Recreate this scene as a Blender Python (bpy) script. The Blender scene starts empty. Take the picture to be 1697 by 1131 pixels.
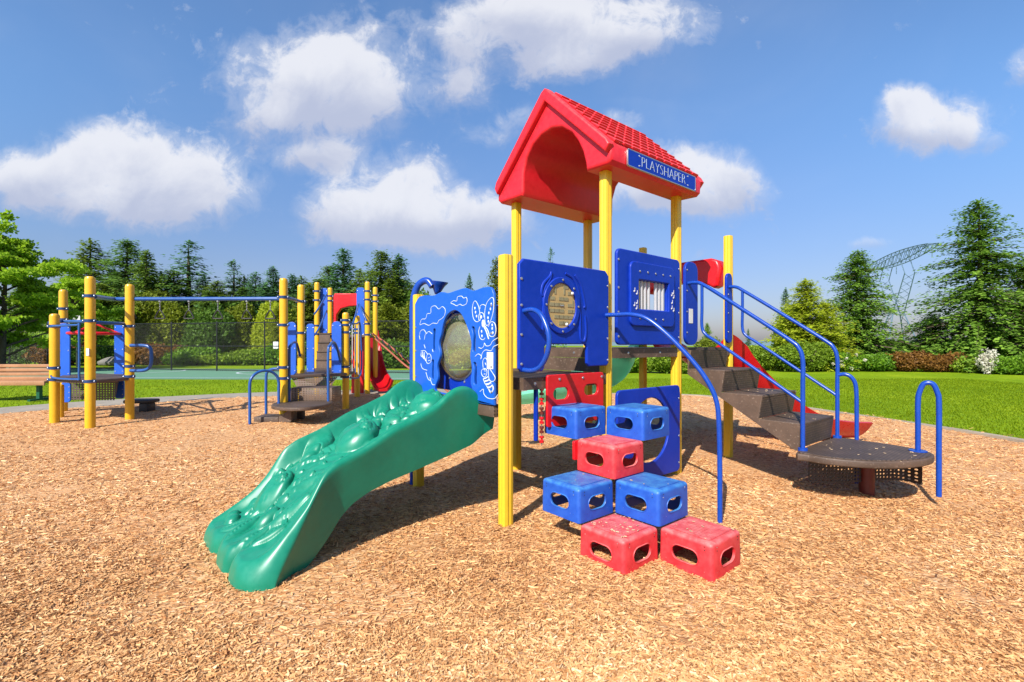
import bpy, bmesh, math, random
import numpy as np
from mathutils import Vector, Matrix
R = math.radians
scn = bpy.context.scene
col = scn.collection
random.seed(7)
rng = np.random.default_rng(7)

# ------------------------------------------------------------------ camera
F, YH, CX, HC = 790.0, 572.0, 848.5, 1.25
cam_d = bpy.data.cameras.new('camera')
cam = bpy.data.objects.new('camera', cam_d)
col.objects.link(cam)
cam.location = (0, 0, HC)
cam.rotation_euler = (R(90), 0, 0)
cam_d.sensor_width = 36
cam_d.lens = F / 1697 * 36
cam_d.shift_y = (YH - 565.5) / 1697
cam_d.clip_end = 3000
cam_d.clip_start = 0.05
scn.camera = cam
scn.view_settings.view_transform = 'Standard'
scn.view_settings.look = 'None'
scn.view_settings.gamma = 1
scn.view_settings.exposure = 0.68

# ------------------------------------------------------------------ sun + sky
EL = R(40)
sh = Vector((-.45, -.89)).normalized()
S = Vector((sh.x * math.cos(EL), sh.y * math.cos(EL), math.sin(EL)))
sun_d = bpy.data.lights.new('sun', 'SUN')
sun_d.energy = 5.0
sun_d.angle = R(0.5)
sun_d.color = (1.0, 0.94, 0.86)
sun = bpy.data.objects.new('sun', sun_d)
col.objects.link(sun)
sun.rotation_euler = S.to_track_quat('Z', 'Y').to_euler()

world = bpy.data.worlds.new('World')
scn.world = world
world.use_nodes = True


class NT:
    """small helper for building node trees"""
    def __init__(s, nt):
        s.nt = nt
        nt.nodes.clear()

    def n(s, kind, **kw):
        nd = s.nt.nodes.new(kind)
        for k, v in kw.items():
            setattr(nd, k, v)
        return nd

    def l(s, a, b):
        s.nt.links.new(a, b)

    def setin(s, sock, v):
        if isinstance(v, bpy.types.NodeSocket):
            s.l(v, sock)
        else:
            sock.default_value = v

    def m(s, op, a, b=None, c=None, clamp=False):
        nd = s.n('ShaderNodeMath', operation=op)
        nd.use_clamp = clamp
        s.setin(nd.inputs[0], a)
        if b is not None: s.setin(nd.inputs[1], b)
        if c is not None: s.setin(nd.inputs[2], c)
        return nd.outputs[0]

    def mix(s, f, a, b, blend='MIX'):
        nd = s.n('ShaderNodeMix', data_type='RGBA', blend_type=blend)
        s.setin(nd.inputs[0], f)
        for sock, v in ((nd.inputs[6], a), (nd.inputs[7], b)):
            if isinstance(v, tuple) and len(v) == 3: v = (*v, 1)
            s.setin(sock, v)
        return nd.outputs[2]

    def noise(s, vec, scale, detail=3, rough=.55, dist=0):
        nd = s.n('ShaderNodeTexNoise')
        nd.inputs['Scale'].default_value = scale
        nd.inputs['Detail'].default_value = detail
        nd.inputs['Roughness'].default_value = rough
        nd.inputs['Distortion'].default_value = dist
        if vec is not None: s.l(vec, nd.inputs['Vector'])
        return nd

    def ramp(s, f, pts):
        nd = s.n('ShaderNodeValToRGB')
        s.l(f, nd.inputs[0])
        e = nd.color_ramp.elements
        while len(e) < len(pts): e.new(.5)
        for el, (p, c) in zip(e, pts):
            el.position = p
            el.color = (*c, 1) if len(c) == 3 else c
        return nd.outputs[0]

    def sstep(s, v, lo, hi):
        nd = s.n('ShaderNodeMapRange', interpolation_type='SMOOTHSTEP')
        s.setin(nd.inputs[0], v)
        nd.inputs[1].default_value = lo
        nd.inputs[2].default_value = hi
        return nd.outputs[0]


def build_sky():
    t = NT(world.node_tree)
    out = t.n('ShaderNodeOutputWorld')
    bg = t.n('ShaderNodeBackground')
    t.l(bg.outputs[0], out.inputs[0])
    bg.inputs[1].default_value = 0.073
    sky = t.n('ShaderNodeTexSky', sky_type='NISHITA')
    sky.sun_disc = False
    sky.sun_elevation = EL
    sky.sun_rotation = math.atan2(sh.x, sh.y)
    sky.air_density = 1.1
    sky.dust_density = 1.2
    sky.ozone_density = 2.2
    tc = t.n('ShaderNodeTexCoord')
    g = tc.outputs['Generated']
    sp = t.n('ShaderNodeSeparateXYZ')
    t.l(g, sp.inputs[0])
    ay = t.m('MAXIMUM', t.m('ABSOLUTE', sp.outputs[1]), .12)
    u = t.m('DIVIDE', sp.outputs[0], ay)
    v = t.m('DIVIDE', sp.outputs[2], ay)
    cmb = t.n('ShaderNodeCombineXYZ')
    t.l(u, cmb.inputs[0]); t.l(v, cmb.inputs[1])
    t.l(t.m('SIGN', sp.outputs[1]), cmb.inputs[2])
    uv = cmb.outputs[0]
    nz = t.noise(uv, 5.5, 7, .6, .3)
    nz2 = t.noise(uv, 17.0, 7, .65, .4)
    warp = t.noise(uv, 2.4, 3, .5)
    ws = t.n('ShaderNodeSeparateColor')
    t.l(warp.outputs['Color'], ws.inputs[0])
    uu = t.m('ADD', u, t.m('MULTIPLY', t.m('SUBTRACT', ws.outputs[0], .5), .16))
    vv = t.m('ADD', v, t.m('MULTIPLY', t.m('SUBTRACT', ws.outputs[1], .5), .10))
    # cumulus groups: centre and radii on the tangent plane, strength
    blobs = [(560, 105, 75, 85, 1), (470, 120, 110, 75, 1), (430, 200, 60, 40, .7), (610, 165, 90, 60, .8), (560, 255, 45, 32, .8),
             (180, 255, 95, 50, 1), (90, 305, 110, 45, .9), (285, 300, 100, 52, 1), (210, 340, 170, 42, .9), (20, 290, 60, 40, .7),
             (640, 330, 110, 50, 1), (740, 370, 140, 50, 1), (600, 375, 75, 36, .9), (700, 285, 45, 35, .75),
             (960, 40, 190, 70, 1.05), (880, 15, 85, 32, .85), (1045, 30, 75, 45, .8), (930, 105, 60, 28, .7), (735, 60, 35, 40, .3),
             (1545, 195, 88, 48, 1.05), (1510, 150, 38, 26, .8), (1600, 215, 60, 34, .8), (1690, 110, 35, 36, .7),
             (1150, 290, 80, 48, 1), (1070, 300, 90, 50, .8), (1130, 330, 120, 35, .8), (850, 190, 40, 26, .55), (1020, 205, 50, 26, .6),
             (1450, 415, 50, 14, .5), (765, 95, 40, 60, .42), (650, 30, 45, 30, .4), (760, 150, 45, 35, .45), (800, 225, 45, 25, .4), (480, 262, 50, 24, .5), (1150, 60, 30, 25, .3)]
    acc = None; low = None
    for (cx, cy, rx, ry, st) in blobs:
        bu, bv, ru, rv = (cx - CX) / F, (YH - cy) / F, rx / F * .92, ry / F * .92
        du = t.m('MULTIPLY', t.m('SUBTRACT', uu, bu), 1 / ru)
        dv = t.m('MULTIPLY', t.m('SUBTRACT', vv, bv), 1 / rv)
        d = t.m('ADD', t.m('MULTIPLY', du, du), t.m('MULTIPLY', dv, dv))
        w = t.m('MULTIPLY', t.m('POWER', 2.718, t.m('MULTIPLY', d, -.8)), st)
        acc = w if acc is None else t.m('ADD', acc, w)
        lw_ = t.m('MULTIPLY', w, dv)
        low = lw_ if low is None else t.m('ADD', low, lw_)
    low = t.m('DIVIDE', low, t.m('MAXIMUM', acc, .05))
    acc = t.m('MINIMUM', acc, 1.15)
    dens = t.m('ADD', acc, t.m('MULTIPLY', t.m('SUBTRACT', nz.outputs[0], .5), 1.8))
    dens = t.m('ADD', dens, t.m('MULTIPLY', t.m('SUBTRACT', nz2.outputs[0], .5), 1.5))
    mask = t.sstep(dens, .30, 1.0)
    mask = t.m('MAXIMUM', mask, t.m('MULTIPLY', t.m('MULTIPLY', t.sstep(dens, .10, .62), t.sstep(acc, .12, .5)), .34))
    mask = t.m('MULTIPLY', mask, .92)
    # thin haze veil everywhere
    veil = t.sstep(t.noise(uv, 1.4, 5, .6, .6).outputs[0], .42, .9)
    mask = t.m('MAXIMUM', mask, t.m('MULTIPLY', veil, .18))
    thick = t.sstep(t.m('ADD', t.m('MULTIPLY', low, -1.0), t.m('MULTIPLY', t.m('SUBTRACT', nz.outputs[0], .5), 2.2)), -.45, .75)
    ccol = t.mix(thick, (7.5, 7.6, 8.1), (4.5, 4.9, 6.3))
    mild = t.mix(t.sstep(v, -.02, .65), (.80, .78, 1.02), (1.08, 1.40, 1.72))
    skyc = t.mix(1.0, sky.outputs[0], mild, 'MULTIPLY')
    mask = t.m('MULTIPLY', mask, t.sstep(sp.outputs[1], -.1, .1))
    c = t.mix(mask, skyc, ccol)
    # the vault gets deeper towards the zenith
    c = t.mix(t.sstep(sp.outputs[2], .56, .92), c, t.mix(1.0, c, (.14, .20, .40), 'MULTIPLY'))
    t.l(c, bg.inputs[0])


build_sky()

# ------------------------------------------------------------------ materials
MATS = {}
ALB = .79


def new_mat(name):
    m = bpy.data.materials.new(name)
    m.use_nodes = True
    MATS[name] = m
    t = NT(m.node_tree)
    out = t.n('ShaderNodeOutputMaterial')
    bs = t.n('ShaderNodeBsdfPrincipled')
    t.l(bs.outputs[0], out.inputs[0])
    return m, t, bs, out


def plastic(name, c, rough=.38, var=.12, dust=.0, dustc=(.6, .5, .4), bump=.0, bscale=60, spec=.45):
    m, t, bs, out = new_mat(name)
    c = tuple(x * ALB for x in c); dustc = tuple(x * ALB for x in dustc)
    tc = t.n('ShaderNodeTexCoord')
    ob = tc.outputs['Object']
    n1 = t.noise(ob, 2.5, 5, .6)
    n2 = t.noise(ob, 22, 5, .65)
    k = t.m('ADD', t.m('MULTIPLY', n1.outputs[0], .6), t.m('MULTIPLY', n2.outputs[0], .4))
    f = t.sstep(k, .3, .7)
    dark = tuple(x * (1 - var) for x in c)
    lite = tuple(min(1, x * (1 + var * .6) + var * .02) for x in c)
    cc = t.mix(f, dark, lite)
    if dust:
        geo = t.n('ShaderNodeNewGeometry')
        sp = t.n('ShaderNodeSeparateXYZ')
        t.l(geo.outputs['Normal'], sp.inputs[0])
        up = t.sstep(sp.outputs[2], -.2, .95)
        dn = t.sstep(n2.outputs[0], .35, .7)
        amt = t.m('MULTIPLY', t.m('MULTIPLY', t.m('ADD', up, .08), t.m('ADD', dn, .6)), dust, clamp=True)
        cc = t.mix(amt, cc, dustc)
    t.l(cc, bs.inputs['Base Color'])
    r = t.m('ADD', t.m('MULTIPLY', n2.outputs[0], .22), rough - .11)
    t.l(r, bs.inputs['Roughness'])
    bs.inputs['Specular IOR Level'].default_value = spec
    if bump:
        b = t.n('ShaderNodeBump')
        b.inputs['Strength'].default_value = bump
        b.inputs['Distance'].default_value = .01
        n3 = t.noise(ob, bscale, 3, .6)
        t.l(n3.outputs[0], b.inputs['Height'])
        t.l(b.outputs[0], bs.inputs['Normal'])
    return m


plastic('blue', (.001, .034, .42), .38, .12, .04, (.35, .4, .5), .08, 18, .22)
plastic('blue_tube', (.007, .066, .42), .27, .12)
plastic('blue_art', (.006, .115, .62), .38, .08, .04, (.4, .5, .6))
plastic('blue_worn', (.006, .070, .48), .45, .18, .38, (.10, .38, .66), .1, 30)
plastic('blue_dark', (.012, .05, .17), .4, .15)
plastic('blue_steel', (.02, .10, .36), .3, .15)
plastic('red', (.72, .006, .014), .34, .1, .05, (.9, .2, .2), .06, 20)
plastic('red_roof', (.80, .010, .024), .42, .12, .22, (.95, .25, .25), .05, 20)
plastic('red_worn', (.74, .012, .024), .5, .2, .55, (.80, .24, .22), .1, 30)
plastic('red_slide', (.60, .006, .012), .3, .1)
plastic('maroon', (.16, .022, .014), .4, .2)
plastic('yellow', (.86, .55, .032), .33, .08, .0)
plastic('yellow_far', (.84, .47, .018), .32, .08)
plastic('green', (.001, .235, .135), .36, .14, .05, (.14, .44, .34), .05, 9, .5)
plastic('green_sunlit', (.34, .92, .68), .35, .12)  # base colour brightened to stand in for sunlight on the shaded back slide
plastic('green_dark', (.006, .10, .05), .4, .1)
plastic('white_line', (.72, .80, .86), .5, .05)
plastic('lettering', (.50, .62, .74), .5, .1)
plastic('white', (.78, .78, .76), .5, .06)
plastic('steel', (.55, .55, .56), .3, .1)
MATS['steel'].node_tree.nodes['Principled BSDF'].inputs['Metallic'].default_value = .8
plastic('tube_white', (.48, .48, .50), .3, .1)
plastic('black', (.015, .015, .016), .5, .2)
plastic('rust_chain', (.40, .10, .05), .6, .25)
plastic('maze_tan', (.52, .36, .14), .35, .12)
plastic('maze_grey', (.32, .28, .15), .5, .25)
plastic('pole_grey', (.30, .30, .28), .6, .2)
plastic('dark_metal', (.03, .045, .03), .5, .2)
plastic('bark', (.13, .09, .065), .9, .4, 0, bump=.6, bscale=14)
plastic('bark_pale', (.30, .25, .20), .9, .3, 0, bump=.5, bscale=14)
plastic('bench_wood', (.46, .22, .10), .6, .2, 0, bump=.2, bscale=30)
plastic('pylon_steel', (.12, .20, .27), .5, .1)
plastic('rock', (.22, .21, .19), .9, .3, 0, bump=.6, bscale=6)
plastic('concrete', (.40, .33, .24), .85, .22, 0, bump=.3, bscale=40)
plastic('path_mat', (.36, .32, .26), .9, .2, 0, bump=.3, bscale=40)


_g = NT.__new__(NT); _g.nt = MATS['green_sunlit'].node_tree
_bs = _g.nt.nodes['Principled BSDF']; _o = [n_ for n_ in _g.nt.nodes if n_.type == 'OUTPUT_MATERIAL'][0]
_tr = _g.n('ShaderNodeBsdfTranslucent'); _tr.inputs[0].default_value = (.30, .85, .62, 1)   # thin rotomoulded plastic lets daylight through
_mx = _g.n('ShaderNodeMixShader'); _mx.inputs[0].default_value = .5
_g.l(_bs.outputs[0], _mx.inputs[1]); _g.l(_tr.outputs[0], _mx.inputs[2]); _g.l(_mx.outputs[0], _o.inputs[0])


def deck_mat(name, c, holes=True):
    c = tuple(x * ALB for x in c)
    m, t, bs, out = new_mat(name)
    tc = t.n('ShaderNodeTexCoord')
    ob = tc.outputs['Object']
    n1 = t.noise(ob, 3, 6, .65)
    n2 = t.noise(ob, 35, 4, .7)
    f = t.sstep(n1.outputs[0], .35, .68)
    cc = t.mix(f, tuple(x * .75 for x in c), tuple(x * 1.25 for x in c))
    cc = t.mix(t.m('MULTIPLY', t.sstep(n2.outputs[0], .56, .75), .45), cc, (.42, .32, .24))
    if holes:
        geo = t.n('ShaderNodeNewGeometry')
        vr = t.n('ShaderNodeTexVoronoi', feature='F1')
        vr.voronoi_dimensions = '2D'
        vr.inputs['Scale'].default_value = 42
        vr.inputs['Randomness'].default_value = 0
        sp = t.n('ShaderNodeSeparateXYZ'); t.l(ob, sp.inputs[0])
        cb = t.n('ShaderNodeCombineXYZ'); t.l(sp.outputs[1], cb.inputs[1])
        t.l(t.m('ADD', sp.outputs[0], t.m('MULTIPLY', sp.outputs[2], 1.0)), cb.inputs[0])
        t.l(cb.outputs[0], vr.inputs['Vector'])
        hole = t.m('SUBTRACT', 1, t.sstep(vr.outputs['Distance'], .26, .34))
        cc = t.mix(t.m('MULTIPLY', hole, .8), cc, (.012, .009, .008))
    t.l(cc, bs.inputs['Base Color'])
    bs.inputs['Roughness'].default_value = .6
    b = t.n('ShaderNodeBump')
    b.inputs['Strength'].default_value = .25
    b.inputs['Distance'].default_value = .005
    t.l(n2.outputs[0], b.inputs['Height'])
    t.l(b.outputs[0], bs.inputs['Normal'])


deck_mat('deck', (.105, .068, .046), True)
deck_mat('deck_plain', (.112, .070, .047), False)


def perf_mat(name, c, scale, r0=.20, r1=.24, alpha=True):
    """perforated sheet: round holes let the light through"""
    m, t, bs, out = new_mat(name)
    tc = t.n('ShaderNodeTexCoord')
    ob = tc.outputs['Object']
    vr = t.n('ShaderNodeTexVoronoi', feature='F1')
    vr.inputs['Scale'].default_value = scale
    vr.inputs['Randomness'].default_value = 0
    vr.voronoi_dimensions = '2D'
    sp = t.n('ShaderNodeSeparateXYZ'); t.l(ob, sp.inputs[0])
    cb = t.n('ShaderNodeCombineXYZ'); t.l(sp.outputs[2], cb.inputs[1])
    t.l(t.m('ADD', t.m('MULTIPLY', sp.outputs[0], .8), t.m('MULTIPLY', sp.outputs[1], .6)), cb.inputs[0])
    t.l(cb.outputs[0], vr.inputs['Vector'])
    hole = t.sstep(vr.outputs['Distance'], r0, r1)
    n1 = t.noise(ob, 4, 5, .6)
    t.l(t.mix(n1.outputs[0], tuple(x * .7 for x in c), tuple(x * 1.3 for x in c)), bs.inputs['Base Color'])
    bs.inputs['Roughness'].default_value = .55
    t.l(hole, bs.inputs['Alpha'])


def leaf_mat(name, dark, lite, trans=.28, hue2=None):
    m, t, bs, out = new_mat(name)
    dark = tuple(x * ALB for x in dark); lite = tuple(x * ALB for x in lite)
    t.nt.nodes.remove(bs)
    at = t.n('ShaderNodeAttribute')
    at.attribute_name = 'tint'
    oi = t.n('ShaderNodeObjectInfo')
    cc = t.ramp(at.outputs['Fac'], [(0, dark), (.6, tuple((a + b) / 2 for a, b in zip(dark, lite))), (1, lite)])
    if hue2:
        cc = t.mix(t.m('MULTIPLY', oi.outputs['Random'], .7), cc, t.mix(at.outputs['Fac'], tuple(x * .4 for x in hue2), hue2))
    d = t.n('ShaderNodeBsdfPrincipled')
    d.inputs['Roughness'].default_value = .55
    d.inputs['Specular IOR Level'].default_value = .25
    t.l(cc, d.inputs['Base Color'])
    tr = t.n('ShaderNodeBsdfTranslucent')
    hs = t.n('ShaderNodeHueSaturation')
    hs.inputs['Value'].default_value = 1.3
    t.l(cc, hs.inputs['Color'])
    t.l(hs.outputs[0], tr.inputs[0])
    mx = t.n('ShaderNodeMixShader')
    mx.inputs[0].default_value = trans
    t.l(d.outputs[0], mx.inputs[1]); t.l(tr.outputs[0], mx.inputs[2])
    t.l(mx.outputs[0], out.inputs[0])


leaf_mat('fir_leaf', (.07, .165, .03), (.33, .56, .10), .3, (.32, .38, .03))
leaf_mat('fir_blue', (.055, .155, .06), (.23, .48, .15), .3)
leaf_mat('hemlock_leaf', (.07, .18, .018), (.36, .58, .07), .35)
leaf_mat('olive_leaf', (.12, .17, .012), (.36, .42, .03), .35)
leaf_mat('olive_bright', (.34, .42, .02), (.72, .80, .07), .5)
leaf_mat('maple_leaf', (.20, .36, .012), (.56, .78, .05), .5)
leaf_mat('hedge_leaf', (.10, .18, .010), (.36, .52, .04), .35)
leaf_mat('shrub_leaf', (.08, .20, .012), (.28, .50, .03), .35)
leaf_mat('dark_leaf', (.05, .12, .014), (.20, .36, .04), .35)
leaf_mat('rust_leaf', (.14, .06, .012), (.36, .18, .035), .3)
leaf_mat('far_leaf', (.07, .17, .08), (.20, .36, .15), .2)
leaf_mat('petal', (.7, .66, .5), (.85, .82, .72), .3)
leaf_mat('grass_blade', (.15, .24, .004), (.33, .43, .010), .35)
leaf_mat('chip', (.16, .07, .028), (.86, .66, .42), .0)
# a chip is brown wood, not a leaf: richer ramp
_t = MATS['chip'].node_tree
for _n in _t.nodes:
    if _n.type == 'VALTORGB':
        e = _n.color_ramp.elements
        e[0].color = (.09, .038, .018, 1); e[1].position = .52; e[1].color = (.63, .335, .134, 1); e[2].color = (.80, .56, .32, 1)
        x = e.new(.22); x.color = (.36, .155, .055, 1)
        x = e.new(.85); x.color = (.66, .39, .175, 1)


def ground_mats():
    # wood chip bed
    m, t, bs, out = new_mat('chip_bed')
    geo = t.n('ShaderNodeNewGeometry')
    p = geo.outputs['Position']
    big = t.noise(p, .7, 5, .6)
    warp = t.noise(p, 14, 2, .5)
    wv = t.n('ShaderNodeVectorMath', operation='MULTIPLY_ADD')
    t.l(warp.outputs['Color'], wv.inputs[0]); wv.inputs[1].default_value = (.07, .07, .07); t.l(p, wv.inputs[2])
    cols = None
    hs = None
    for k, (sx, sy, ang, sc) in enumerate([(1, 4, .4, 27), (1, 4.5, 1.9, 31), (1, 3.5, 2.8, 36)]):
        mp = t.n('ShaderNodeMapping')
        mp.inputs['Rotation'].default_value = (0, 0, ang)
        mp.inputs['Scale'].default_value = (sx, sy, 1)
        t.l(wv.outputs[0], mp.inputs[0])
        v = t.n('ShaderNodeTexVoronoi')
        v.inputs['Scale'].default_value = sc
        t.l(mp.outputs[0], v.inputs['Vector'])
        s = t.n('ShaderNodeSeparateColor')
        t.l(v.outputs['Color'], s.inputs[0])
        h = t.m('SUBTRACT', s.outputs[0], t.m('MULTIPLY', v.outputs['Distance'], .8))
        if hs is None:
            hs = h; cols = s.outputs[1]
        else:
            gt = t.m('GREATER_THAN', h, hs)
            mxn = t.n('ShaderNodeMix')
            t.l(gt, mxn.inputs[0]); t.l(cols, mxn.inputs[2]); t.l(s.outputs[1], mxn.inputs[3])
            cols = mxn.outputs[0]
            hs = t.m('MAXIMUM', h, hs)
    c = t.ramp(cols, [(0, (.22, .095, .036)), (.22, (.46, .205, .072)), (.55, (.64, .33, .125)), (.85, (.70, .43, .21)), (1, (.74, .52, .30))])
    c = t.mix(t.m('MULTIPLY', t.sstep(big.outputs[0], .52, .72), .38), c, (.44, .17, .06), 'MIX')
    crev_shade = t.m('SUBTRACT', 1, t.sstep(hs, .1, .42))
    c = t.mix(t.m('MULTIPLY', crev_shade, .3), c, (.22, .10, .04))  # shade in the gaps between chips, put into the colour
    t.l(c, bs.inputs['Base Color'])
    bs.inputs['Roughness'].default_value = .85
    b = t.n('ShaderNodeBump')
    b.inputs['Strength'].default_value = .5
    b.inputs['Distance'].default_value = .012
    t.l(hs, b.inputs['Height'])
    t.l(b.outputs[0], bs.inputs['Normal'])
    # lawn
    m, t, bs, out = new_mat('lawn')
    geo = t.n('ShaderNodeNewGeometry')
    p = geo.outputs['Position']
    a = t.noise(p, .35, 4, .6); b_ = t.noise(p, 3.5, 5, .7); c_ = t.noise(p, 45, 3, .7)
    f = t.m('ADD', t.m('MULTIPLY', a.outputs[0], .35), t.m('ADD', t.m('MULTIPLY', b_.outputs[0], .3), t.m('MULTIPLY', c_.outputs[0], .35)))
    c = t.ramp(f, [(.36, (.09, .165, .003)), (.5, (.165, .265, .004)), (.62, (.28, .36, .012))])
    t.l(c, bs.inputs['Base Color'])
    bs.inputs['Roughness'].default_value = .9
    bs.inputs['Specular IOR Level'].default_value = .1
    b = t.n('ShaderNodeBump')
    b.inputs['Strength'].default_value = .5
    b.inputs['Distance'].default_value = .03
    t.l(c_.outputs[0], b.inputs['Height'])
    t.l(b.outputs[0], bs.inputs['Normal'])
    plastic('court', (.13, .30, .19), .8, .12)
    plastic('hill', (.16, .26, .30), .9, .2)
    # roof underside etc share red
    # bubble window
    m, t, bs, out = new_mat('bubble')
    t.nt.nodes.remove(bs)
    tr = t.n('ShaderNodeBsdfTransparent')
    tr.inputs[0].default_value = (.84, .74, .47, 1)
    gl = t.n('ShaderNodeBsdfGlossy')
    gl.inputs['Roughness'].default_value = .12
    gl.inputs[0].default_value = (.8, .8, .72, 1)
    df = t.n('ShaderNodeBsdfDiffuse')
    df.inputs[0].default_value = (.50, .46, .30, 1)
    tc = t.n('ShaderNodeTexCoord')
    nz = t.noise(tc.outputs['Object'], 5, 4, .6)
    lw = t.n('ShaderNodeLayerWeight')
    lw.inputs[0].default_value = .25
    m1 = t.n('ShaderNodeMixShader')
    t.l(t.m('ADD', t.m('MULTIPLY', nz.outputs[0], .15), .18), m1.inputs[0])
    t.l(tr.outputs[0], m1.inputs[1]); t.l(df.outputs[0], m1.inputs[2])
    m2 = t.n('ShaderNodeMixShader')
    t.l(t.m('ADD', t.m('MULTIPLY', lw.outputs['Facing'], .4), .06), m2.inputs[0])
    t.l(m1.outputs[0], m2.inputs[1]); t.l(gl.outputs[0], m2.inputs[2])
    t.l(m2.outputs[0], out.inputs[0])


ground_mats()


# block tops: raised grip dots
def grip(name):
    m = MATS[name]
    t = m.node_tree
    bs = t.nodes['Principled BSDF']
    tc = t.nodes.new('ShaderNodeTexCoord')
    vr = t.nodes.new('ShaderNodeTexVoronoi')
    vr.inputs['Scale'].default_value = 48
    vr.inputs['Randomness'].default_value = 0
    t.links.new(tc.outputs['Object'], vr.inputs['Vector'])
    b = t.nodes.new('ShaderNodeBump')
    b.inputs['Strength'].default_value = .5
    b.inputs['Distance'].default_value = .004
    b.invert = True
    mr = t.nodes.new('ShaderNodeMapRange')
    mr.interpolation_type = 'SMOOTHSTEP'
    mr.inputs[1].default_value = .2
    mr.inputs[2].default_value = .42
    t.links.new(vr.outputs['Distance'], mr.inputs[0])
    t.links.new(mr.outputs[0], b.inputs['Height'])
    t.links.new(b.outputs[0], bs.inputs['Normal'])


def copy_mat(src, new):
    MATS[new] = MATS[src].copy()
    MATS[new].name = new


copy_mat('red_worn', 'red_grip'); grip('red_grip')
copy_mat('blue_worn', 'blue_grip'); grip('blue_grip')


# post with perforated lower half (far side)
# ------------------------------------------------------------------ object helpers
def tag(o, label=None, cat=None, group=None, kind=None):
    if label: o['label'] = label
    if cat: o['category'] = cat
    if group: o['group'] = group
    if kind: o['kind'] = kind
    return o


def empty(name, loc=(0, 0, 0), rz=0):
    o = bpy.data.objects.new(name, None)
    o.empty_display_size = .2
    col.objects.link(o)
    o.location = loc
    o.rotation_euler = (0, 0, rz)
    return o


def link(name, me, parent=None):
    o = bpy.data.objects.new(name, me)
    col.objects.link(o)
    if parent is not None: o.parent = parent
    return o


class MB:
    def __init__(s):
        s.v = []; s.f = []; s.mi = []; s.sm = []; s.mats = []

    def mat(s, name):
        if name not in s.mats: s.mats.append(name)
        return s.mats.index(name)

    def add(s, vs, fs, mat, M=None, smooth=True):
        o = len(s.v)
        if M is not None: vs = [M @ Vector(v) for v in vs]
        s.v += [tuple(v) for v in vs]
        k = s.mat(mat)
        for f in fs:
            s.f.append([i + o for i in f]); s.mi.append(k); s.sm.append(smooth)
        return s

    def mesh(s, me, mat, M=None):
        return s.add([v.co.copy() for v in me.vertices], [list(p.vertices) for p in me.polygons], mat, M)

    def box(s, lo, hi, mat, M=None, bev=0.0, seg=2):
        bm = bmesh.new()
        bmesh.ops.create_cube(bm, size=1)
        for v in bm.verts:
            v.co = Vector([(lo[i] + hi[i]) / 2 + v.co[i] * (hi[i] - lo[i]) for i in range(3)])
        if bev: bmesh.ops.bevel(bm, geom=bm.edges[:], offset=bev, segments=seg, affect='EDGES', profile=.5)
        bm.verts.index_update()
        s.add([v.co.copy() for v in bm.verts], [[v.index for v in f.verts] for f in bm.faces], mat, M)
        bm.free()
        return s

    def tube(s, pts, r, mat, seg=12, smooth_n=0, closed=False, M=None, caps=True):
        P = [Vector(p) for p in pts]
        if smooth_n: P = spline(P, smooth_n, closed)
        n = len(P)
        rr = r if isinstance(r, (list, tuple)) else [r] * n
        T = []
        for i in range(n):
            a = P[(i - 1) % n] if (closed or i > 0) else P[i]
            b = P[(i + 1) % n] if (closed or i < n - 1) else P[i]
            T.append((b - a).normalized())
        up = Vector((0, 0, 1)) if abs(T[0].z) < .9 else Vector((1, 0, 0))
        N = (up - up.dot(T[0]) * T[0]).normalized()
        vs = []
        for i in range(n):
            N = (N - N.dot(T[i]) * T[i]).normalized()
            B = T[i].cross(N)
            for k in range(seg):
                a = 2 * math.pi * k / seg
                vs.append(P[i] + (N * math.cos(a) + B * math.sin(a)) * rr[i])
        fs = []
        for i in range(n if closed else n - 1):
            j = (i + 1) % n
            for k in range(seg):
                k2 = (k + 1) % seg
                fs.append([i * seg + k, i * seg + k2, j * seg + k2, j * seg + k])
        if caps and not closed:
            fs.append(list(range(seg))[::-1])
            fs.append([(n - 1) * seg + k for k in range(seg)])
        return s.add(vs, fs, mat, M)

    def cyl(s, a, b, r, mat, seg=16, M=None):
        return s.tube([a, b], r, mat, seg, M=M)

    def lathe(s, prof, c, mat, seg=20, M=None):
        vs = []; fs = []
        for (r, z) in prof:
            for k in range(seg):
                a = 2 * math.pi * k / seg
                vs.append((c[0] + r * math.cos(a), c[1] + r * math.sin(a), c[2] + z))
        for i in range(len(prof) - 1):
            for k in range(seg):
                k2 = (k + 1) % seg
                fs.append([i * seg + k, i * seg + k2, (i + 1) * seg + k2, (i + 1) * seg + k])
        return s.add(vs, fs, mat, M)

    def dots(s, pts, r, nrm, mat, h=.004):
        """small round bolt heads lying on a surface with normal nrm"""
        nrm = Vector(nrm).normalized()
        q = nrm.to_track_quat('Z', 'Y').to_matrix().to_4x4()
        for p in pts:
            M = Matrix.Translation(p) @ q
            s.lathe([(r, 0), (r * .9, h * .6), (r * .5, h), (0.0001, h * 1.1)], (0, 0, 0), mat, 10, M)
        return s

    def build(s, name, parent=None, angle=35):
        me = bpy.data.meshes.new(name)
        me.from_pydata(s.v, [], s.f)
        for m in s.mats: me.materials.append(MATS[m])
        me.polygons.foreach_set('material_index', s.mi)
        me.polygons.foreach_set('use_smooth', s.sm)
        bm = bmesh.new(); bm.from_mesh(me)
        bmesh.ops.recalc_face_normals(bm, faces=bm.faces)
        bm.to_mesh(me); bm.free()
        me.set_sharp_from_angle(angle=R(angle))
        me.update()
        return link(name, me, parent)


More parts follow.
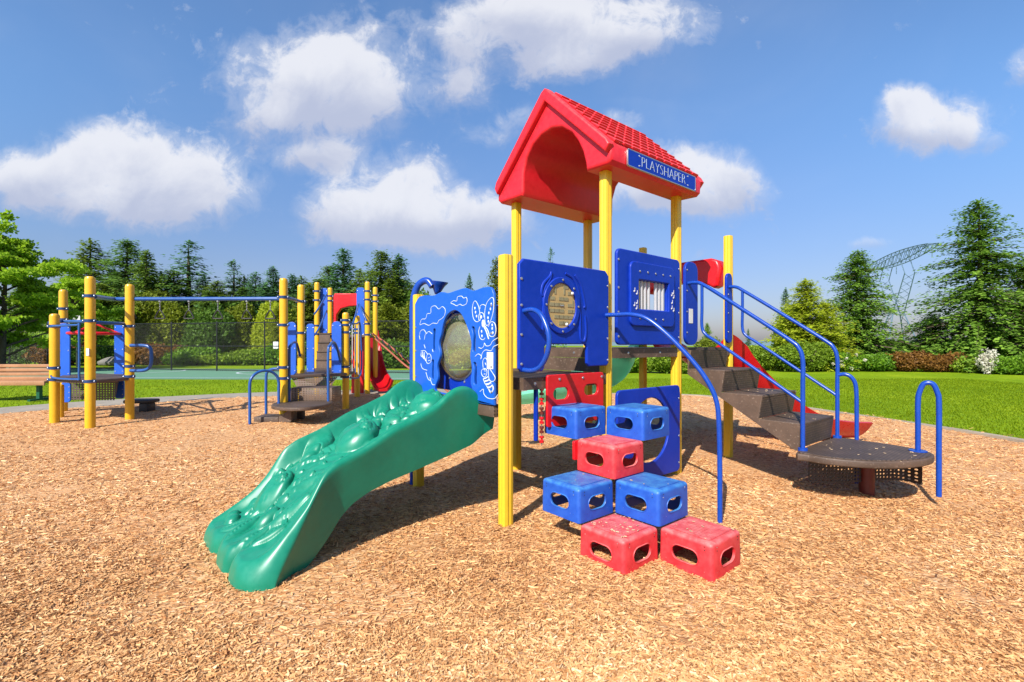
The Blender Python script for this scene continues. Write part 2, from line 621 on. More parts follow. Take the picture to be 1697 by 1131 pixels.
def spline(P, n, closed=False):
    out = []
    m = len(P)
    rngi = range(m if closed else m - 1)
    for i in rngi:
        p0 = P[(i - 1) % m] if (closed or i > 0) else P[0]
        p1 = P[i]; p2 = P[(i + 1) % m]
        p3 = P[(i + 2) % m] if (closed or i + 2 < m) else P[-1]
        for k in range(n):
            t = k / n
            out.append(.5 * ((2 * p1) + (p2 - p0) * t + (2 * p0 - 5 * p1 + 4 * p2 - p3) * t * t + (3 * p1 - p0 - 3 * p2 + p3) * t ** 3))
    if not closed: out.append(P[-1].copy())
    return out


def rrect(x0, y0, x1, y1, r, seg=5):
    pts = []
    for cx, cy, a0 in ((x1 - r, y1 - r, 0), (x0 + r, y1 - r, 90), (x0 + r, y0 + r, 180), (x1 - r, y0 + r, 270)):
        for k in range(seg + 1):
            a = R(a0 + 90 * k / seg)
            pts.append((cx + r * math.cos(a), cy + r * math.sin(a)))
    return pts


def circ(cx, cy, rx, ry=None, n=36):
    ry = ry or rx
    return [(cx + rx * math.cos(2 * math.pi * k / n), cy + ry * math.sin(2 * math.pi * k / n)) for k in range(n)]


def smooth2(pts, n=6, closed=True):
    return [(p.x, p.y) for p in spline([Vector((x, y, 0)) for x, y in pts], n, closed)]


def plate_mesh(loops, thick, bevel=.004, bres=2):
    """flat plate with holes: 2D curve, extruded and bevelled; lies in XY, centred on z=0"""
    cu = bpy.data.curves.new('plate', 'CURVE')
    cu.dimensions = '2D'
    cu.fill_mode = 'BOTH'
    cu.extrude = max(thick / 2 - bevel, .0005)
    cu.bevel_depth = bevel
    cu.bevel_resolution = bres
    cu.offset = -bevel
    for lp in loops:
        sp = cu.splines.new('POLY')
        sp.points.add(len(lp) - 1)
        for p, (x, y) in zip(sp.points, lp): p.co = (x, y, 0, 1)
        sp.use_cyclic_u = True
    ob = bpy.data.objects.new('plate', cu)
    col.objects.link(ob)
    dg = bpy.context.evaluated_depsgraph_get()
    me = bpy.data.meshes.new_from_object(ob.evaluated_get(dg))
    bpy.data.objects.remove(ob)
    bpy.data.curves.remove(cu)
    return me


def PL_A(a):   # plate XY -> (b, z) in the plane a = const ; thickness along a
    return Matrix(((0, 0, 1, a), (1, 0, 0, 0), (0, 1, 0, 0), (0, 0, 0, 1)))


def PL_B(b):   # plate XY -> (a, z) in the plane b = const
    return Matrix(((1, 0, 0, 0), (0, 0, -1, b), (0, 1, 0, 0), (0, 0, 0, 1)))


def PL_Z(z):
    return Matrix.Translation((0, 0, z))


def npmesh(name, V, Q, mat, tint=None, smooth=False):
    me = bpy.data.meshes.new(name)
    V = np.asarray(V, dtype=np.float32); Q = np.asarray(Q, dtype=np.int32)
    k = Q.shape[1]
    me.vertices.add(len(V)); me.vertices.foreach_set('co', V.ravel())
    me.loops.add(Q.size); me.loops.foreach_set('vertex_index', Q.ravel())
    me.polygons.add(len(Q))
    me.polygons.foreach_set('loop_start', np.arange(0, Q.size, k, dtype=np.int32))
    me.polygons.foreach_set('loop_total', np.full(len(Q), k, dtype=np.int32))
    if smooth: me.polygons.foreach_set('use_smooth', np.ones(len(Q), dtype=bool))
    me.materials.append(MATS[mat])
    if tint is not None:
        at = me.attributes.new('tint', 'FLOAT', 'FACE')
        at.data.foreach_set('value', np.asarray(tint, dtype=np.float32))
    me.update(calc_edges=True)
    me.validate()
    return me


def gp(px, py, z=0.0):
    """world point at height z seen at a photograph pixel"""
    Y = F * (HC - z) / (py - YH)
    return Vector(((px - CX) * Y / F, Y, z))


def at(px, py, Y):
    return Vector(((px - CX) * Y / F, Y, HC - (py - YH) * Y / F))


def vnoise(x, y, s, seed=0):
    """cheap smooth value noise for numpy arrays"""
    x = np.asarray(x) / s; y = np.asarray(y) / s
    xi = np.floor(x).astype(int); yi = np.floor(y).astype(int)
    fx = x - xi; fy = y - yi
    fx = fx * fx * (3 - 2 * fx); fy = fy * fy * (3 - 2 * fy)
    def h(a, b):
        n = np.sin(a * 127.1 + b * 311.7 + seed * 74.7) * 43758.5453
        return n - np.floor(n)
    return (h(xi, yi) * (1 - fx) + h(xi + 1, yi) * fx) * (1 - fy) + (h(xi, yi + 1) * (1 - fx) + h(xi + 1, yi + 1) * fx) * fy


# ------------------------------------------------------------------ setting
def hgt(x, y):
    x = np.asarray(x, float); y = np.asarray(y, float)
    dip = 0
    for hx, hy, hr, hd in ((-1.75, 2.45, .42, .030), (1.0, 2.35, .40, .020), (3.5, 3.4, .5, .02), (-2.6, 3.2, .5, .016), (.4, 1.9, .5, .012)):
        d2 = ((x - hx) ** 2 + (y - hy) ** 2) / hr ** 2
        dip = dip - hd * np.exp(-d2) + hd * .5 * np.exp(-(np.sqrt(d2) - 1.7) ** 2 / .2)
    return dip + (vnoise(x, y, 1.1, 1) - .5) * .05 + (vnoise(x, y, .35, 2) - .5) * .022 + .014


# edge of the chip bed as seen from where the photographer stood
EDGE = [gp(*p) for p in [(-560, 778), (-260, 722), (0, 689), (200, 672), (400, 661), (560, 656), (700, 654), (900, 654), (1130, 656), (1260, 668),
                         (1400, 688), (1550, 710), (1697, 734), (1900, 772)]]
EDGE = [Vector((-13.5, -1, 0)), Vector((-13.2, 2, 0))] + EDGE + [Vector((7.2, 1, 0)), Vector((7.6, -4, 0))]
EDGE_S = spline(EDGE, 8)
_ex = np.array([p.x for p in EDGE_S]); _ey = np.array([p.y for p in EDGE_S])


def in_bed(x, y):
    """point in polygon test against the bed edge, closed behind the camera"""
    px = np.append(_ex, [_ex[-1], _ex[0]]); py = np.append(_ey, [-6, -6])
    inside = np.zeros(len(x), bool)
    n = len(px)
    for i in range(n):
        j = (i + 1) % n
        c = ((py[i] > y) != (py[j] > y)) & (x < (px[j] - px[i]) * (y - py[i]) / (py[j] - py[i] + 1e-12) + px[i])
        inside ^= c
    return inside


def ngon(name, pts, z, mat, kind='structure'):
    me = bpy.data.meshes.new(name)
    me.from_pydata([(p[0], p[1], z) for p in pts], [], [list(range(len(pts)))])
    me.materials.append(MATS[mat])
    o = link(name, me)
    if kind: o['kind'] = kind
    return o


def build_ground():
    ngon('lawn', [(-900, -300), (900, -300), (900, 1500), (-900, 1500)], -.03, 'lawn')
    # chip bed grid, fine near, clipped to the edge curve
    nx, ny = 250, 190
    xs = np.linspace(-14, 9, nx); ys = np.linspace(-6, 14, ny)
    X, Y = np.meshgrid(xs, ys)
    Z = hgt(X, Y)
    idx = np.arange(nx * ny).reshape(ny, nx)
    Q = np.stack([idx[:-1, :-1], idx[:-1, 1:], idx[1:, 1:], idx[1:, :-1]], -1).reshape(-1, 4)
    V = np.stack([X, Y, Z], -1).reshape(-1, 3)
    c = V[Q].mean(1)
    keep = in_bed(c[:, 0], c[:, 1])
    used = np.unique(Q[keep])
    # snap outside verts of kept cells onto the edge curve
    out = used[~in_bed(V[used, 0], V[used, 1])]
    for k in out:
        d = (_ex - V[k, 0]) ** 2 + (_ey - V[k, 1]) ** 2
        j = d.argmin(); V[k, 0] = _ex[j]; V[k, 1] = _ey[j]
    o = link('wood_chip_bed', npmesh('wood_chip_bed', V, Q[keep], 'chip_bed', smooth=True))
    o['kind'] = 'structure'
    # strips that follow the bed edge
    def strip(name, i0, i1, w0, w1, z0, z1, mat, wfun=None):
        mb = MB()
        vs = []; n = 0
        for i in range(i0, i1):
            p = EDGE_S[i]; a = EDGE_S[max(i - 1, 0)]; b = EDGE_S[min(i + 1, len(EDGE_S) - 1)]
            tn = (b - a).normalized(); nn = Vector((-tn.y, tn.x, 0))
            k = wfun(p) if wfun else 1
            vs += [p + nn * w0 + Vector((0, 0, z0)), p + nn * w0 + Vector((0, 0, z1)), p + nn * (w1 * k) + Vector((0, 0, z1)), p + nn * (w1 * k) + Vector((0, 0, z0))]
            n += 1
        fs = []
        for i in range(n - 1):
            for k in range(3):
                fs.append([i * 4 + k, i * 4 + k + 1, i * 4 + 4 + k + 1, i * 4 + 4 + k])
        mb.add(vs, fs, mat)
        o = mb.build(name)
        o['kind'] = 'structure'
        return o
    iR = min(range(len(EDGE_S)), key=lambda i: (EDGE_S[i] - gp(900, 654)).length)
    iL = iR
    strip('concrete_kerb', iR, len(EDGE_S), -.05, .085, -.06, .035, 'concrete')
    strip('path', 3, iL + 1, -.02, 1.35, -.06, .012, 'path_mat')
    # court behind
    c = ngon('sports_court', [gp(-900, 624), gp(692, 629), (-4.6, 24.0), (-60, 31)], -.022, 'court')
    mb = MB()
    def line(pts, w=.05):
        vs = []; fs = []
        for i, p in enumerate(pts):
            a = Vector(pts[max(i - 1, 0)]); b = Vector(pts[min(i + 1, len(pts) - 1)])
            t_ = (b - a).normalized(); nn = Vector((-t_.y, t_.x, 0)) * w
            vs += [Vector(p) + nn, Vector(p) - nn]
        for i in range(len(pts) - 1): fs.append([2 * i, 2 * i + 1, 2 * i + 3, 2 * i + 2])
        mb.add([(v[0], v[1], -.014) for v in vs], fs, 'white_line')
    line([gp(-800, 622.5), gp(690, 627)])
    cc = gp(470, 616)
    line([(cc.x + 1.9 * math.cos(a), cc.y + 1.9 * math.sin(a), 0) for a in np.linspace(0, 6.283, 40)])
    cc = gp(150, 615)
    line([(cc.x + 4.2 * math.cos(a), cc.y + 2.6 * math.sin(a), 0) for a in np.linspace(-1.2, 1.6, 30)])
    o = mb.build('court_lines'); o['kind'] = 'structure'
    # far ridge on the right, beyond the edge of the hilltop
    mb = MB()
    vs = []; fs = []
    n = 60
    for i in range(n):
        x = -700 + 1900 * i / (n - 1)
        h = 4 + 5 * float(vnoise(x, 0, 160, 4)) + 2 * float(vnoise(x, 0, 40, 5))
        vs += [(x, 820, -5), (x, 860, h * .55), (x, 1000, h)]
    for i in range(n - 1):
        for k in range(2): fs.append([i * 3 + k, i * 3 + 3 + k, i * 3 + 4 + k, i * 3 + k + 1])
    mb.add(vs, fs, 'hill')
    o = mb.build('hills'); o['kind'] = 'structure'


build_ground()


def build_chips():
    N = 640000
    u = rng.random(N)
    y0, y1 = 1.0, 11.5
    p = -.9
    Y = (y0 ** p + u * (y1 ** p - y0 ** p)) ** (1 / p)
    X = (rng.random(N) * 2 - 1) * (Y * 1.22 + .9)
    # sparse chips further out, both sides
    ok = in_bed(X, Y)
    # a few chips are kicked out over the kerb and the path
    near = np.zeros(len(X), bool)
    oi = np.where(~ok & (rng.random(len(X)) < .25))[0]
    dm = np.full(len(oi), 1e9)
    for i in range(len(_ex)): dm = np.minimum(dm, (X[oi] - _ex[i]) ** 2 + (Y[oi] - _ey[i]) ** 2)
    near[oi[np.sqrt(dm) < .35 * rng.random(len(oi))]] = True
    spill = near & ~ok
    ok |= near
    # trodden patches where fine orange dust shows between fewer chips
    pn = .65 * vnoise(X, Y, .8, 21) + .35 * vnoise(X, Y, .25, 22)
    bare = np.clip((pn - .60) / .18, 0, 1)
    ok &= rng.random(len(X)) > .82 * bare
    spill = spill[ok]
    X = X[ok]; Y = Y[ok]; n = len(X)
    L = (.004 + .0165 * rng.random(n) ** 2.2) * (1 + .12 * np.clip(Y - 2, 0, 9))
    W = L * (.07 + .17 * rng.random(n)) + .0008
    ang = rng.random(n) * math.pi
    pitch = rng.normal(0, .22, n); roll = rng.normal(0, .62, n)
    ca, sa_ = np.cos(ang), np.sin(ang)
    d = np.stack([ca * np.cos(pitch), sa_ * np.cos(pitch), np.sin(pitch)], -1)
    s = np.stack([-sa_ * np.cos(roll), ca * np.cos(roll), np.sin(roll)], -1)
    C = np.stack([X, Y, np.where(spill, .038, hgt(X, Y) + .003 + .006 * rng.random(n))], -1)
    a = d * L[:, None]; b = s * W[:, None]
    tap = (.45 + .5 * rng.random(n))[:, None]
    V = np.stack([C - a - b, C + a - b * tap, C + a * (.9 + .1 * tap) + b * tap, C - a + b], 1).reshape(-1, 3)
    Q = np.arange(n * 4).reshape(-1, 4)
    # patches: redder / darker areas
    patch = .6 * vnoise(X, Y, .9, 9) + .4 * vnoise(X, Y, .28, 10)
    tint = np.clip(rng.beta(2.6, 1.75, n) + .34 * (patch - .5), 0, 1)
    o = link('wood_chips', npmesh('wood_chips', V, Q, 'chip', tint))
    o['kind'] = 'stuff'; o['label'] = 'loose tan wood chips covering the playground floor'; o['category'] = 'wood chips'
    # grass blades on the near part of the right lawn and the strip on the left
    M = 170000
    u = rng.random(M)
    Y = 4 + 14 * u ** 1.3
    X = np.where(rng.random(M) < .7, rng.random(M) * 15 + 2, -rng.random(M) * 16)
    ok = ~in_bed(X, Y)
    # keep off path / kerb
    dmin = np.full(len(X), 1e9)
    for i in range(0, len(_ex), 1):
        dmin = np.minimum(dmin, (X - _ex[i]) ** 2 + (Y - _ey[i]) ** 2)
    dmin = np.sqrt(dmin)
    cp = gp(900, 654)
    ok &= np.where(X > cp.x, dmin > .15, dmin > 1.45) & ~((X < 0) & (Y > 17.2))
    X = X[ok]; Y = Y[ok]; n = len(X)
    h = .018 + .03 * rng.random(n); w = .004 + .004 * rng.random(n) * (1 + Y * .1)
    an = rng.random(n) * 6.283; lean = rng.random(n) * .03
    B = np.stack([X, Y, np.full(n, -.03)], -1)
    wv = np.stack([np.cos(an) * w, np.sin(an) * w, np.zeros(n)], -1)
    tp = B + np.stack([np.cos(an * 1.7) * lean, np.sin(an * 1.7) * lean, h], -1)
    V = np.stack([B - wv, B + wv, tp], 1).reshape(-1, 3)
    o = link('grass', npmesh('grass', V, np.arange(n * 3).reshape(-1, 3), 'grass_blade', rng.random(n)))
    o['kind'] = 'stuff'; o['label'] = 'short bright green grass blades of the lawn'; o['category'] = 'grass'


build_chips()


# ------------------------------------------------------------------ trees
def sprays(C, D, S, L, W):
    """diamond leaves: centre base C, direction D, side S, length, half width"""
    a = D * L[:, None]; b = S * W[:, None]
    return np.stack([C, C + a * .45 + b, C + a, C + a * .45 - b], 1).reshape(-1, 3)


def unit(v):
    return v / np.maximum(np.linalg.norm(v, axis=-1, keepdims=True), 1e-9)


def conifer_mesh(seed, h, rad, mat, sparse=1.0, droop=.35, leaf=.3, base=.05, power=.85, irregular=.25, perb=26, gap=.30):
    r = np.random.default_rng(seed)
    Cs = []; Ds = []; Ls = []; Ts = []
    limbs = MB()
    z = h * base
    while z < h * .985:
        t = (z / h - base) / (1 - base)
        Rz = rad * (1 - t) ** power * (1 + irregular * (r.random() - .5) * 1.6) + .06
        if t < .12: Rz *= .75 + 2 * t
        nb = int(max(5, (10 + 4 * r.random()) * sparse))
        for k in range(nb):
            az = r.random() * 6.283
            Lb = Rz * (.62 + .48 * r.random())
            if r.random() < .1: Lb *= 1.2
            rise = .25 * (t - .2) + r.normal(0, .06)
            n = int(max(5, perb * min(1, Lb / (rad * .7)) + 4))
            s = np.sort(r.random(n)) ** .75
            pr = s * Lb
            dz = Lb * (rise * s - droop * s * s * (1 - t * .6))
            P = np.stack([np.cos(az) * pr, np.sin(az) * pr, z + dz], -1)
            side = np.where(r.random(n) < .5, -1, 1) * (.35 + .75 * r.random(n))
            da = az + side
            D = np.stack([np.cos(da), np.sin(da), -.25 - .3 * r.random(n) + .25 * t], -1)
            P = P + r.normal(0, .09 * leaf / .3, (n, 3))
            Cs.append(P); Ds.append(unit(D))
            Ls.append(leaf * (.55 + .75 * r.random(n)) * (1.1 - .35 * s) * (.55 + .45 * (1 - t)))
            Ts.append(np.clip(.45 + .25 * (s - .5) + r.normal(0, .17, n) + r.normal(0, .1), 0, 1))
            if Lb > .35 * rad and k % 2 == 0:
                limbs.tube([(0, 0, z), (math.cos(az) * Lb * .5, math.sin(az) * Lb * .5, z + Lb * (rise * .5 - droop * .25)),
                            (math.cos(az) * Lb * .9, math.sin(az) * Lb * .9, z + Lb * (rise * .9 - droop * .81 * (1 - t * .6)))],
                           [.035 * (1 - t) + .012, .02 * (1 - t) + .008, .005], 'bark', 5, caps=False)
        z += gap * (.7 + .6 * r.random()) * (1 - .45 * t)
    # leader
    n = 14
    P = np.stack([r.normal(0, .03, n), r.normal(0, .03, n), h * (.95 + .05 * r.random(n))], -1)
    Cs.append(P); a = r.random(n) * 6.283
    Ds.append(unit(np.stack([np.cos(a) * .5, np.sin(a) * .5, np.full(n, .8)], -1)))
    Ls.append(leaf * .5 * np.ones(n)); Ts.append(.6 * np.ones(n))
    C = np.concatenate(Cs); D = np.concatenate(Ds); L = np.concatenate(Ls); T = np.concatenate(Ts)
    up = np.zeros_like(D); up[:, 2] = 1
    up += r.normal(0, .35, up.shape)
    Sd = unit(np.cross(D, up))
    V = sprays(C, D, Sd, L, L * (.20 + .16 * r.random(len(L))))
    me = npmesh('crown', V, np.arange(len(C) * 4).reshape(-1, 4), mat, T)
    limbs.tube([(0, 0, -.1), (0, 0, h * .3), (r.normal(0, .04), 0, h * .7), (0, 0, h * .98)], [.022 * h, .017 * h, .009 * h, .01], 'bark', 10)
    return me, limbs


def leafy_mesh(seed, clumps, mat, leaf=.09, per=900, shell=.55, flat=None):
    """clumps: (x, y, z, rx, ry, rz); leaves fill each clump's outer volume"""
    r = np.random.default_rng(seed)
    Cs = []; Ts = []
    for (x, y, z, rx, ry, rz) in clumps:
        n = int(per * (rx * ry * rz) ** .5 / .5)
        n = max(n, 60)
        d = unit(r.normal(0, 1, (n, 3)))
        q = (shell + (1 - shell) * r.random(n) ** .6) * (1 + .16 * np.sin(d[:, 0] * 7 + x * 3) * np.sin(d[:, 1] * 6 + d[:, 2] * 8 + z))
        P = d * q[:, None] * np.array([rx, ry, rz]) + np.array([x, y, z])
        Cs.append(P)
        Ts.append(np.clip(.5 + r.normal(0, .2, n) + r.normal(0, .08), 0, 1))
    C = np.concatenate(Cs); T = np.concatenate(Ts)
    C[:, 2] = np.maximum(C[:, 2], .0)
    n = len(C)
    D = unit(r.normal(0, 1, (n, 3)) + np.array([0, 0, .1]))
    Sd = unit(np.cross(D, r.normal(0, 1, (n, 3))))
    L = leaf * (.6 + .8 * r.random(n))
    return npmesh('crown', sprays(C, D, Sd, L, L * .33), np.arange(n * 4).reshape(-1, 4), mat, T)


def copy_tree(o, parent=None):
    c = o.copy(); col.objects.link(c)
    if parent is not None: c.parent = parent
    for ch in list(o.children): copy_tree(ch, c)
    return c


def make_conifer(name, seed, h, rad, mat, **kw):
    root = empty(name)
    me, limbs = conifer_mesh(seed, h, rad, mat, **kw)
    link('crown', me, root)
    limbs.build('trunk', root)
    return root, h


protos = {}
def conifer(kind, px, ytop, Y, label, wid=1.0, group=None, name='conifer_tree', cat='tree', zb=-.1):
    """first use of a kind takes the prototype itself, later ones copy it"""
    spec = {
        'fir_a': dict(seed=11, h=10, rad=3.0, mat='fir_leaf', droop=.3, perb=34, leaf=.42, power=.8, gap=.36),
        'fir_b': dict(seed=12, h=10, rad=2.7, mat='fir_leaf', droop=.25, perb=34, leaf=.4, power=.95, gap=.36, irregular=.4),
        'fir_c': dict(seed=13, h=10, rad=3.1, mat='fir_blue', droop=.32, perb=34, leaf=.42, power=.9, gap=.40, irregular=.3),
        'fir_d': dict(seed=23, h=10, rad=3.2, mat='fir_leaf', droop=.45, leaf=.36, power=.62, gap=.30, irregular=.7, perb=44, base=.03),
        'fir_e': dict(seed=24, h=10, rad=1.9, mat='fir_blue', droop=.35, leaf=.34, power=.7, gap=.26, irregular=.45, perb=30),
        'fir_thin': dict(seed=14, h=10, rad=2.4, mat='fir_blue', droop=.28, leaf=.36, perb=30, power=.75, gap=.62, sparse=.75, irregular=.7, base=.15),
        'olive': dict(seed=15, h=8, rad=3.0, mat='olive_leaf', droop=.2, perb=36, leaf=.36, power=.6, gap=.33, irregular=.5),
        'hem_a': dict(seed=16, h=7, rad=2.7, mat='hemlock_leaf', droop=.38, leaf=.26, power=.62, gap=.2, irregular=.5, perb=64),
        'hem_b': dict(seed=17, h=9, rad=3.2, mat='hemlock_leaf', droop=.34, leaf=.28, power=.7, gap=.22, irregular=.75, perb=60, base=.03),
        'pale': dict(seed=18, h=8, rad=2.1, mat='far_leaf', droop=.25, perb=34, leaf=.3, power=.85, gap=.3, irregular=.4),
        'bright': dict(seed=21, h=5, rad=1.9, mat='olive_bright', droop=.25, leaf=.22, power=.7, gap=.18, irregular=.6, perb=60),
        'young': dict(seed=19, h=5, rad=1.5, mat='olive_leaf', droop=.25, leaf=.24, power=.75, gap=.22, irregular=.5, perb=30),
    }[kind]
    if group: wid *= 1.5
    H = HC + (YH - ytop) * Y / F - zb
    if kind not in protos:
        o, h = make_conifer(name, **spec)
        protos[kind] = (o, h)
    else:
        src, h = protos[kind]
        o = copy_tree(src)
        o.name = name
    o.location = ((px - CX) * Y / F, Y, zb)
    s = H / h
    o.scale = (s * wid, s * wid, s)
    o.rotation_euler = (0, 0, random.random() * 6.28)
    for k in ('group', 'label', 'category'):
        if k in o: del o[k]
    tag(o, label, cat, group)
    return o


G1 = 'evergreens behind the court fence'
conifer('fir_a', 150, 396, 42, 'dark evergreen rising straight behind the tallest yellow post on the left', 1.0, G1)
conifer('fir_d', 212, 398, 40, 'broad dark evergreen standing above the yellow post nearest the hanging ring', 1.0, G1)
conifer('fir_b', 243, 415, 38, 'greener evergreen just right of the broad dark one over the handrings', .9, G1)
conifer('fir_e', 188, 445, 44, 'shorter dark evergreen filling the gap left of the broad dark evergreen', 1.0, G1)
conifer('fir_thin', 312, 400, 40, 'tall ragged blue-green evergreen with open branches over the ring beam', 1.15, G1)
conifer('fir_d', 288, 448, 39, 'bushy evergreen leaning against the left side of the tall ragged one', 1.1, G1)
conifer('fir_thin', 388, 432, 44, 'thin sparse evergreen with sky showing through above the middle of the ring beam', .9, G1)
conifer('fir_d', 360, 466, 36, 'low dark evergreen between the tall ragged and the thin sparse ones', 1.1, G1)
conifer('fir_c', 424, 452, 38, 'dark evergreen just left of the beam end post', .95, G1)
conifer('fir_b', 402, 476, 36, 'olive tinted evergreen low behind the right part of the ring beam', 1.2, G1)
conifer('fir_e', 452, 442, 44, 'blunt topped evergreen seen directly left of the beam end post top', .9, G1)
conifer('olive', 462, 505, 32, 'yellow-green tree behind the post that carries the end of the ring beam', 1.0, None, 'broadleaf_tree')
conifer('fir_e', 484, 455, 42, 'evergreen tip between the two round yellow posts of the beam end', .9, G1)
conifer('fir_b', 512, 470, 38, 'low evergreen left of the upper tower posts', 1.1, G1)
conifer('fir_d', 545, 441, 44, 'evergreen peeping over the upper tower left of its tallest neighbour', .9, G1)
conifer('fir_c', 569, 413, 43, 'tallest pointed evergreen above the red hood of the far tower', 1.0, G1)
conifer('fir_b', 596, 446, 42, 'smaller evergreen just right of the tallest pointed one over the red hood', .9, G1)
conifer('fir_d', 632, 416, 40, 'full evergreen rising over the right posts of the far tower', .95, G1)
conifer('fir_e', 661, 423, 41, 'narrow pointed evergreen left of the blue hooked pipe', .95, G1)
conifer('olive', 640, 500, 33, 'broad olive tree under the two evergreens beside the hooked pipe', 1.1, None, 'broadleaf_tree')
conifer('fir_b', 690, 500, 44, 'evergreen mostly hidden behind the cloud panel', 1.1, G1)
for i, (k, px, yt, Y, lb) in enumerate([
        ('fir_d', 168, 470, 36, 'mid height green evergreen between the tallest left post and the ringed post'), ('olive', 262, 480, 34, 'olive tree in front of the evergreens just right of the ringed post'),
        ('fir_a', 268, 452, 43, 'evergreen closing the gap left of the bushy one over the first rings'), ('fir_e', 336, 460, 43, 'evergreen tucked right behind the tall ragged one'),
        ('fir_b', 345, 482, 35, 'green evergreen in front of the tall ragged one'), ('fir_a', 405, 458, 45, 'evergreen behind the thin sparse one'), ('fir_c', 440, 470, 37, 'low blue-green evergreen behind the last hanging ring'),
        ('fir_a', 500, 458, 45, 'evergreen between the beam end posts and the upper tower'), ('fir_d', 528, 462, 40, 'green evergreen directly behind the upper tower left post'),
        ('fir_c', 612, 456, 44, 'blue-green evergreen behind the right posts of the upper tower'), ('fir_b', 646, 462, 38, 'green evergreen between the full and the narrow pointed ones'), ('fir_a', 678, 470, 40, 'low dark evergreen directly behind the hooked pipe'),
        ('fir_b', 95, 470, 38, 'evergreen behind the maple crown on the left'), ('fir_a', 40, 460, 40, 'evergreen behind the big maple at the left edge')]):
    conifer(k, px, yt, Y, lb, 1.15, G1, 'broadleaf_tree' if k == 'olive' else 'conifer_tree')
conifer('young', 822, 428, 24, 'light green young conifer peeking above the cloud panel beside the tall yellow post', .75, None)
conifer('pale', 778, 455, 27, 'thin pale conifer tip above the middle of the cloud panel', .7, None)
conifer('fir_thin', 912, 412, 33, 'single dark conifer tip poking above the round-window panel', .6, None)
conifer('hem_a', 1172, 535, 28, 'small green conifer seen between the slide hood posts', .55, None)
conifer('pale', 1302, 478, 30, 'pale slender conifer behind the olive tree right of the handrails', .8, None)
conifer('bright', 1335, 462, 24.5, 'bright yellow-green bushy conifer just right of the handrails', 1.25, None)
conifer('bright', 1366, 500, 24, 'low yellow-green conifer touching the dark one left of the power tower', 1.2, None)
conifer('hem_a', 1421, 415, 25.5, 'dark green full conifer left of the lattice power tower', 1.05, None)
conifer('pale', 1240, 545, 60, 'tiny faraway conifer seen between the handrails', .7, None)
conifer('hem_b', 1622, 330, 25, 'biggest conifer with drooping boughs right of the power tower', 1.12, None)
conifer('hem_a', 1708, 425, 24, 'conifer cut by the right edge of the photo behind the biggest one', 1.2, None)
conifer('hem_a', 1545, 520, 27, 'low conifer tucked under the left boughs of the biggest conifer', 1.3, None)


